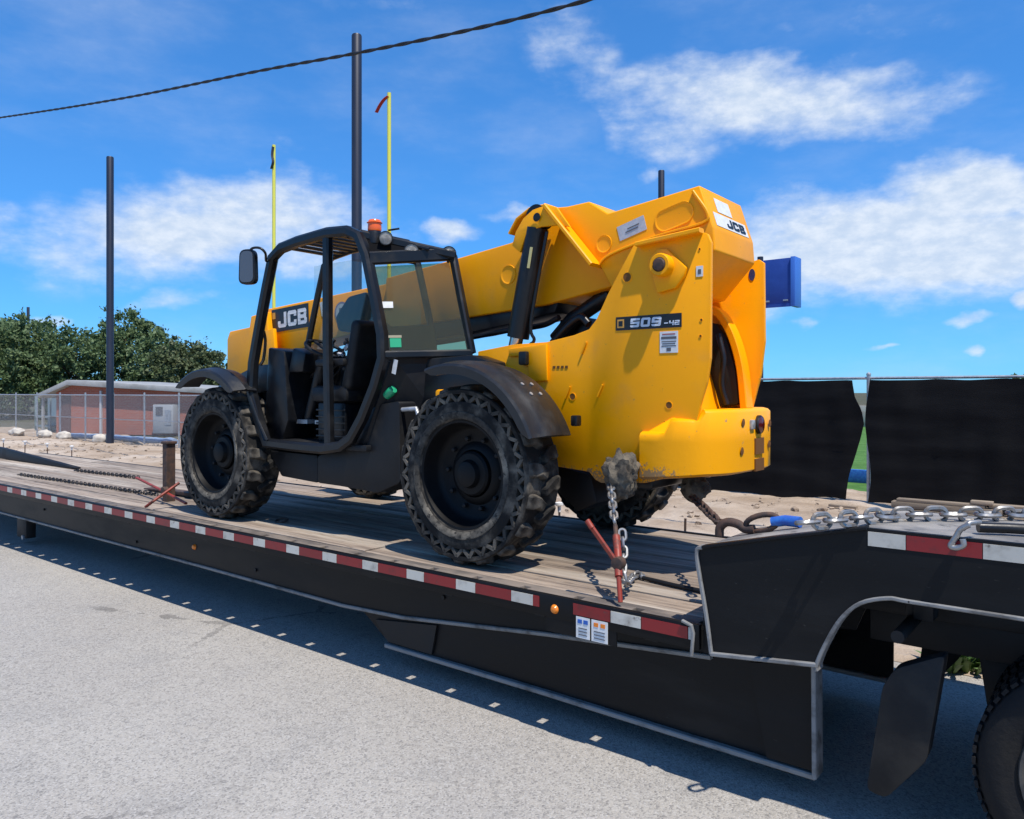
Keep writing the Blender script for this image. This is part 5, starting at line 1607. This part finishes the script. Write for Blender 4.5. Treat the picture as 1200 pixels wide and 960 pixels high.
# lumber lying in front of the screened fence
LUM = mat('used_lumber', (0.30, 0.235, 0.165), 0.85, col2=(0.18, 0.135, 0.10), nscale=4, stretch=(0.5, 5, 5), coord='World', rand=0.35, bump=0.002, bscale=30)
lum_lab = ['pale long board on top of the lumber by the screened fence', 'dark long board under the pale one by the fence', 'short reddish board end on the lumber by the fence',
           'weathered board at the right of the lumber by the fence', 'thick dark timber at the bottom of the lumber by the fence', 'thin grey board nearest the fence post']
zl = dirt_z(-2, 12)
for i, (pa, pb, yy, w_, h_, zc) in enumerate(((1052, 1155, 12.5, 0.16, 0.045, 0.43), (1046, 1175, 12.5, 0.18, 0.09, 0.36), (1138, 1164, 12.48, 0.12, 0.05, 0.48), (1160, 1270, 12.55, 0.2, 0.05, 0.44), (1050, 1290, 12.5, 0.24, 0.22, 0.20), (972, 1004, 13.2, 0.12, 0.04, 0.16))):
    x0_, x1_ = WX(pa, yy), WX(pb, yy)
    M = Matrix.Translation(((x0_ + x1_) / 2, yy, zc)) @ Matrix.Rotation(random.uniform(-0.02, 0.02), 4, 'Z') @ Matrix.Rotation(random.uniform(-0.006, 0.006), 4, 'Y')
    L = (x1_ - x0_) / 2
    o = new('lumber_board', boxm((-L, -w_ / 2, -h_ / 2), (L, w_ / 2, h_ / 2), 0.004), LUM, None, M)
    tag(o, lum_lab[i], 'board', 'lumber by the screened fence')

# twisted overhead line
pts = smooth_path([W(x, y, 9.0) for x, y in ((-160, 160), (0, 138), (140, 116), (300, 84), (420, 62), (560, 33), (690, 0), (900, -62), (1200, -170))], 60)
cab_ = thing('power_line', tuple(pts[0]), 'black twisted overhead power line crossing the sky', 'cable')
for q in range(2):
    pp = []
    L = 0.0
    for i, p in enumerate(pts):
        if i:
            L += (p - pts[i - 1]).length
        a = L * 7 + q * math.pi
        t = (pts[min(i + 1, len(pts) - 1)] - pts[max(i - 1, 0)]).normalized()
        s = t.cross(Vector((0, 0, 1))).normalized(); u = s.cross(t)
        pp.append(p + (s * math.cos(a) + u * math.sin(a)) * 0.012)
    part('conductor', tube(pp, 0.020, 8), mat('cable_black', (0.012, 0.012, 0.014), 0.6), cab_)

# ------------------------------------------------------------------ brick building
BRICK = bpy.data.materials.new('red_brick'); BRICK.use_nodes = True
T = NT(BRICK.node_tree); b_ = T.n['Principled BSDF']
tc = T.node('ShaderNodeTexCoord'); br = T.node('ShaderNodeTexBrick')
sepx = T.node('ShaderNodeSeparateXYZ'); T.l.new(tc.outputs['Object'], sepx.inputs[0])
cmb = T.node('ShaderNodeCombineXYZ'); T.put(cmb.inputs[0], T.math('ADD', sepx.outputs[0], sepx.outputs[1])); T.put(cmb.inputs[1], sepx.outputs[2])
T.l.new(cmb.outputs[0], br.inputs['Vector'])
br.inputs['Scale'].default_value = 1.0; br.inputs['Brick Width'].default_value = 0.22; br.inputs['Row Height'].default_value = 0.075; br.inputs['Mortar Size'].default_value = 0.008
br.inputs['Color1'].default_value = (0.38, 0.10, 0.06, 1); br.inputs['Color2'].default_value = (0.30, 0.08, 0.05, 1); br.inputs['Mortar'].default_value = (0.32, 0.22, 0.18, 1)
T.l.new(T.mix(T.ramp(T.noise(tc.outputs['Object'], 0.6, 4), 0.4, 0.7, 0, 0.35), br.outputs[0], (0.40, 0.14, 0.09)), b_.inputs['Base Color'])
b_.inputs['Roughness'].default_value = 0.9
# local frame: x along the front wall to the right, y into the building
Zb = 37.0
ang = YAW + R(-6)
org = Vector(((66 - 600) / FPX * Zb * SN - Zb * CS, (66 - 600) / FPX * Zb * CS + Zb * SN, 0))
MB_ = Matrix.Translation(org) @ Matrix.Rotation(ang, 4, 'Z')
bl = new('brick_building', None, None, None, MB_)
tag(bl, 'low red brick building with pale sloping shed roof behind the fence', 'building')


def bpart(name, me, m, parent=None):
    return part(name, me, m, parent or bl, MB_)


k_ = Zb / FPX
Wb = 7.6
hl, hr = 2.3, 1.92
bpart('wall', prism([(0, 0), (Wb, 0), (Wb, 1.95), (0.82, 2.36), (0, 2.02)], 0, 7.0), BRICK)
WHITET = mat('pale_roof_metal', (0.33, 0.335, 0.33), 0.6, col2=(0.25, 0.25, 0.24), nscale=2)
bpart('roof', prism([(-0.75, 1.74), (-0.75, 1.93), (0.82, 2.62), (Wb + 0.3, 2.20), (Wb + 0.3, 1.96), (0.82, 2.37)], -0.38, 7.4, 0.01), WHITET)
rf_ = bpart('gable_post', boxm((-0.62, -0.2, 0), (-0.52, -0.1, 1.76)), WHITET)
ub = bpart('utility_cabinet', boxm((Wb * 0.69, -0.55, 0.1), (Wb * 0.82, -0.05, 1.45), 0.02), mat('grey_cabinet', (0.34, 0.35, 0.36), 0.5))
bpart('cabinet_vent', boxm((Wb * 0.71, -0.57, 0.95), (Wb * 0.755, -0.552, 1.35)), INK, ub)
bpart('cabinet_vent', boxm((Wb * 0.77, -0.57, 0.5), (Wb * 0.81, -0.552, 1.2)), STEELP, ub)
bpart('downpipe', boxm((Wb * 0.30, -0.10, 0), (Wb * 0.312, -0.002, hl - 0.2)), LGREY)
bpart('side_door', boxm((Wb * 0.02, -0.04, 0), (Wb * 0.10, -0.002, 1.9)), mat('dark_brick_door', (0.10, 0.05, 0.045), 0.6))

# odds and ends along the fence
TARP = mat('blue_grey_tarp', (0.14, 0.24, 0.42), 0.7, col2=(0.25, 0.32, 0.42), nscale=2, bump=0.02, bscale=6)
bm = bmesh.new()
pts = [W(x, y, 13.6) for x, y in ((70, 519), (110, 520), (150, 521), (205, 523))]
add_sweep(bm, smooth_path([(p.x, 13.6, 0.22 + 0.03 * i) for i, p in enumerate(pts)], 10), [(0.14 * math.cos(a) , 0.11 * math.sin(a)) for a in [i * math.pi / 5 for i in range(10)]], up=(0, 0, 1))
for v in bm.verts:
    v.co += Vector((0, 0, 0.05 * noise.noise(v.co * 2.5)))
tag(new('silt_sock', mesh(bm, smooth=60), TARP), 'blue-grey roll lying along the foot of the chain-link fence', 'roll')
sack_l = ['pale sack against the fence at the far left', 'flat white sack left of the dark pole', 'cream sack just right of the slim fence post', 'pale sack below the brick wall']
for i, (px_, s_) in enumerate(((20, 0.5), (52, 0.42), (75, 0.36), (117, 0.3))):
    bm = bmesh.new(); bmesh.ops.create_icosphere(bm, subdivisions=3, radius=1)
    for v in bm.verts:
        n_ = v.co.normalized()
        v.co = Vector((n_.x * s_, n_.y * 0.25, n_.z * 0.2)) * (1 + 0.3 * noise.noise(n_ * 2 + Vector((i, 0, 0))))
    o = new('sack', mesh(bm, smooth=60), mat('pale_sack', (0.55, 0.50, 0.42), 0.8, col2=(0.42, 0.38, 0.33), nscale=5), None, Matrix.Translation((WX(px_, 12.9), 12.9, 0.26)))
    tag(o, sack_l[i], 'sack', 'sacks along the fence')
tl_b = W(52, 500, 15.5)
eq = thing('equipment_cabinet', (tl_b.x, 15.5, 0), 'teal-grey metal equipment frame behind the chain-link fence', 'cabinet')
TEAL = mat('teal_grey_metal', (0.20, 0.27, 0.28), 0.5)
part('shelf', boxm((tl_b.x - 0.9, 15.4, 0.75), (tl_b.x + 0.9, 16.0, 0.82)), TEAL, eq)
part('shelf', boxm((tl_b.x - 0.9, 15.4, 0.30), (tl_b.x + 0.9, 16.0, 0.37)), TEAL, eq)
part('back_panel', boxm((tl_b.x - 0.95, 16.0, 0.1), (tl_b.x + 0.95, 16.04, 1.8)), TEAL, eq)
for q in (-0.93, 0.93):
    part('leg', boxm((tl_b.x + q - 0.03, 15.4, 0), (tl_b.x + q + 0.03, 15.46, 1.85)), TEAL, eq)

# blue banner strip and pale kerb on the field behind the gap
bb = on_deck(1005, 553, 0.0)
o = new('blue_barrier', boxm((-12, -0.06, 0), (12, 0.06, 0.30), 0.01), BLUEP, None, Matrix.Translation((bb.x, 18.2, 0)))
tag(o, 'low blue barrier on the grass seen through the torn screen', 'barrier')
o = new('bleacher_wall', boxm((-14, -0.1, 0), (6, 0.1, 1.25), 0.01), mat('pale_wall', (0.45, 0.40, 0.36), 0.8, col2=(0.36, 0.26, 0.22), nscale=1.5), None, Matrix.Translation((bb.x + 1, 48, 0)))
tag(o, 'pale low wall far across the field behind the torn screen', 'wall')

# ------------------------------------------------------------------ vegetation
def leaf_mat(name, c0, c1, c2):
    m = bpy.data.materials.new(name); m.use_nodes = True
    T = NT(m.node_tree); b = T.n['Principled BSDF']
    g = T.node('ShaderNodeNewGeometry')
    at_ = T.node('ShaderNodeAttribute'); at_.attribute_name = 'tone'
    c = T.mix(T.ramp(at_.outputs['Fac'], 0, 0.5, smooth=False), c0, c1)
    c = T.mix(T.ramp(at_.outputs['Fac'], 0.5, 1, smooth=False), c, c2)
    T.put(b.inputs['Base Color'], c)
    b.inputs['Roughness'].default_value = 0.6
    b.inputs['Specular IOR Level'].default_value = 0.3
    tr = T.node('ShaderNodeBsdfTranslucent'); T.put(tr.inputs[0], c)
    mx = T.node('ShaderNodeMixShader'); mx.inputs[0].default_value = 0.25
    T.l.new(b.outputs[0], mx.inputs[1]); T.l.new(tr.outputs[0], mx.inputs[2])
    T.l.new(mx.outputs[0], T.n['Material Output'].inputs[0])
    return m


LEAF = leaf_mat('dark_leaves', (0.06, 0.10, 0.04), (0.115, 0.172, 0.068), (0.18, 0.235, 0.11))
LEAF2 = leaf_mat('pale_leaves', (0.055, 0.08, 0.03), (0.11, 0.14, 0.06), (0.20, 0.22, 0.12))
BARK = mat('bark', (0.09, 0.065, 0.045), 0.9, col2=(0.05, 0.038, 0.03), nscale=5, stretch=(4, 4, 1), bump=0.01, bscale=20)


def crown_mesh(lobes, nleaf, size, seed):
    rnd = random.Random(seed)
    vs, fs, tone = [], [], []
    tot = sum(l[3] ** 2 for l in lobes)
    for (lx, ly, lz, lr) in lobes:
        n = int(nleaf * lr ** 2 / tot)
        lt = rnd.uniform(-0.12, 0.12)
        clumps = []
        for _ in range(max(8, n // 45)):
            u = rnd.uniform(-1, 1); a = rnd.uniform(0, 2 * math.pi); s = math.sqrt(1 - u * u)
            rr = lr * rnd.uniform(0.62, 1.08) * (1 + 0.25 * noise.noise(Vector((s * math.cos(a) * 2 + lx, s * math.sin(a) * 2 + ly, u * 2 + lz))))
            clumps.append((Vector((lx + rr * s * math.cos(a), ly + rr * s * math.sin(a), lz + rr * u * 0.85)), lr * rnd.uniform(0.14, 0.30), rnd.uniform(-0.18, 0.18)))
        for i in range(n):
            cc, cr, ct = clumps[rnd.randrange(len(clumps))]
            p = cc + Vector((rnd.gauss(0, 0.5), rnd.gauss(0, 0.5), rnd.gauss(0, 0.42))) * cr
            q = Vector((rnd.gauss(0, 1), rnd.gauss(0, 1), rnd.gauss(0.6, 0.8))).normalized()
            t = q.orthogonal().normalized(); t.rotate(Matrix.Rotation(rnd.uniform(0, 6.28), 3, q)); w = q.cross(t)
            s = size * rnd.uniform(0.6, 1.3)
            k = len(vs)
            vs += [p + t * s, p + w * s * 0.55, p - t * s, p - w * s * 0.55]
            fs.append((k, k + 1, k + 2, k + 3))
            tone.append(min(1, max(0, 0.45 + lt + ct + rnd.uniform(-0.25, 0.3))))
    me = bpy.data.meshes.new('crown')
    me.from_pydata(vs, [], fs)
    at_ = me.attributes.new('tone', 'FLOAT', 'FACE')
    at_.data.foreach_set('value', tone)
    return me


def tree(px, top_py, Zd, half_px, label, m, seed, leaves=15000):
    rnd = random.Random(seed)
    X = (px - 600) / FPX * Zd
    bx, by = X * SN - Zd * CS, X * CS + Zd * SN
    H = EYE + (HOR - top_py) * Zd / FPX
    rad = half_px * Zd / FPX
    o = thing('leafy_tree', (bx, by, 0), label, 'tree', 'trees behind the brick building')
    lobes = [(0, 0, H * 0.62, rad * 0.72), (0, 0, H - rad * 0.42, rad * 0.46)]
    for i in range(13):
        a = rnd.uniform(0, 6.28); rr = rad * rnd.uniform(0.35, 0.72)
        lobes.append((rr * math.cos(a), rr * math.sin(a), H * (0.10 + 0.05 * i) * rnd.uniform(0.9, 1.2), rad * rnd.uniform(0.32, 0.52)))
    part('crown', crown_mesh(lobes, leaves, max(0.12, Zd * 0.0026), seed), m, o, Matrix.Translation((bx, by, 0)))
    bm = bmesh.new()
    rings = []
    pts = [Vector((bx, by, -0.1)), Vector((bx + 0.1, by, H * 0.25)), Vector((bx, by + 0.1, H * 0.5)), Vector((bx + 0.1, by, H * 0.75))]
    for i, p in enumerate(pts):
        r_ = H * 0.032 * (1 - i * 0.27)
        rings.append([bm.verts.new(p + Vector((r_ * math.cos(a), r_ * math.sin(a), 0))) for a in [j * math.pi / 5 for j in range(10)]])
    for A, B in zip(rings, rings[1:]):
        for j in range(10):
            bm.faces.new((A[j], A[(j + 1) % 10], B[(j + 1) % 10], B[j]))
    for i in range(6):
        a = rnd.uniform(0, 6.28); z0 = H * rnd.uniform(0.28, 0.5)
        add_sweep(bm, [Vector((bx, by, z0)), Vector((bx + rad * 0.3 * math.cos(a), by + rad * 0.3 * math.sin(a), z0 + H * 0.13)), Vector((bx + rad * 0.55 * math.cos(a), by + rad * 0.55 * math.sin(a), z0 + H * 0.22))], circ(H * 0.009, 6))
    part('trunk', mesh(bm, smooth=60), BARK, o)


tree(-25, 366, 58, 75, 'dark tree at the very left edge of the picture', LEAF, 1)
tree(30, 366, 64, 62, 'dark tree behind the slim distant pole', LEAF, 2)
tree(88, 382, 60, 58, 'rounded green tree above the shed roof left of the pole', LEAF, 3)
tree(146, 358, 66, 54, 'tallest dark tree behind the dark pole and the brick building', LEAF, 4)
tree(186, 388, 60, 48, 'dark tree right of the pole behind the roof', LEAF, 5)
tree(226, 398, 54, 46, 'paler olive tree just left of the front fender', LEAF2, 6)
tree(268, 416, 62, 40, 'small pale tree behind the boom head', LEAF2, 7, 5000)
tree(330, 436, 75, 50, 'low tree hidden behind the cab', LEAF, 8, 4000)
tree(1193, 436, 60, 14, 'tree tip above the screened fence at the right edge', LEAF, 9, 2500)

# weeds beyond the gooseneck
for i, (px_, py_, lab) in enumerate(((1135, 787, 'green weed clump beyond the truck frame'), (1112, 785, 'smaller weed beside the clump beyond the truck frame'), (1148, 783, 'weed tuft at the right of the clump behind the truck'))):
    c = on_deck(px_, py_, 0.0)
    rnd = random.Random(20 + i)
    vs, fs = [], []
    for _ in range(70):
        a = rnd.uniform(0, 6.28); L = rnd.uniform(0.12, 0.28); r0 = rnd.uniform(0, 0.09)
        p0 = Vector((r0 * math.cos(a), r0 * math.sin(a), 0)); d = Vector((math.cos(a) * 0.6, math.sin(a) * 0.6, rnd.uniform(0.5, 1.2))).normalized()
        w = Vector((-math.sin(a), math.cos(a), 0)) * 0.022
        k = len(vs)
        mid_ = p0 + d * L * 0.6; end = p0 + d * L + Vector((0, 0, -0.04))
        vs += [p0 - w * 0.3, p0 + w * 0.3, mid_ + w, mid_ - w, end]
        fs += [(k, k + 1, k + 2, k + 3), (k + 3, k + 2, k + 4)]
    me = bpy.data.meshes.new('weed'); me.from_pydata(vs, [], fs)
    o = new('weed', me, mat('weed_green', (0.07, 0.14, 0.03), 0.6, col2=(0.12, 0.19, 0.05), nscale=9), None, Matrix.Translation(c))
    tag(o, lab, 'weed', 'weeds beyond the truck')
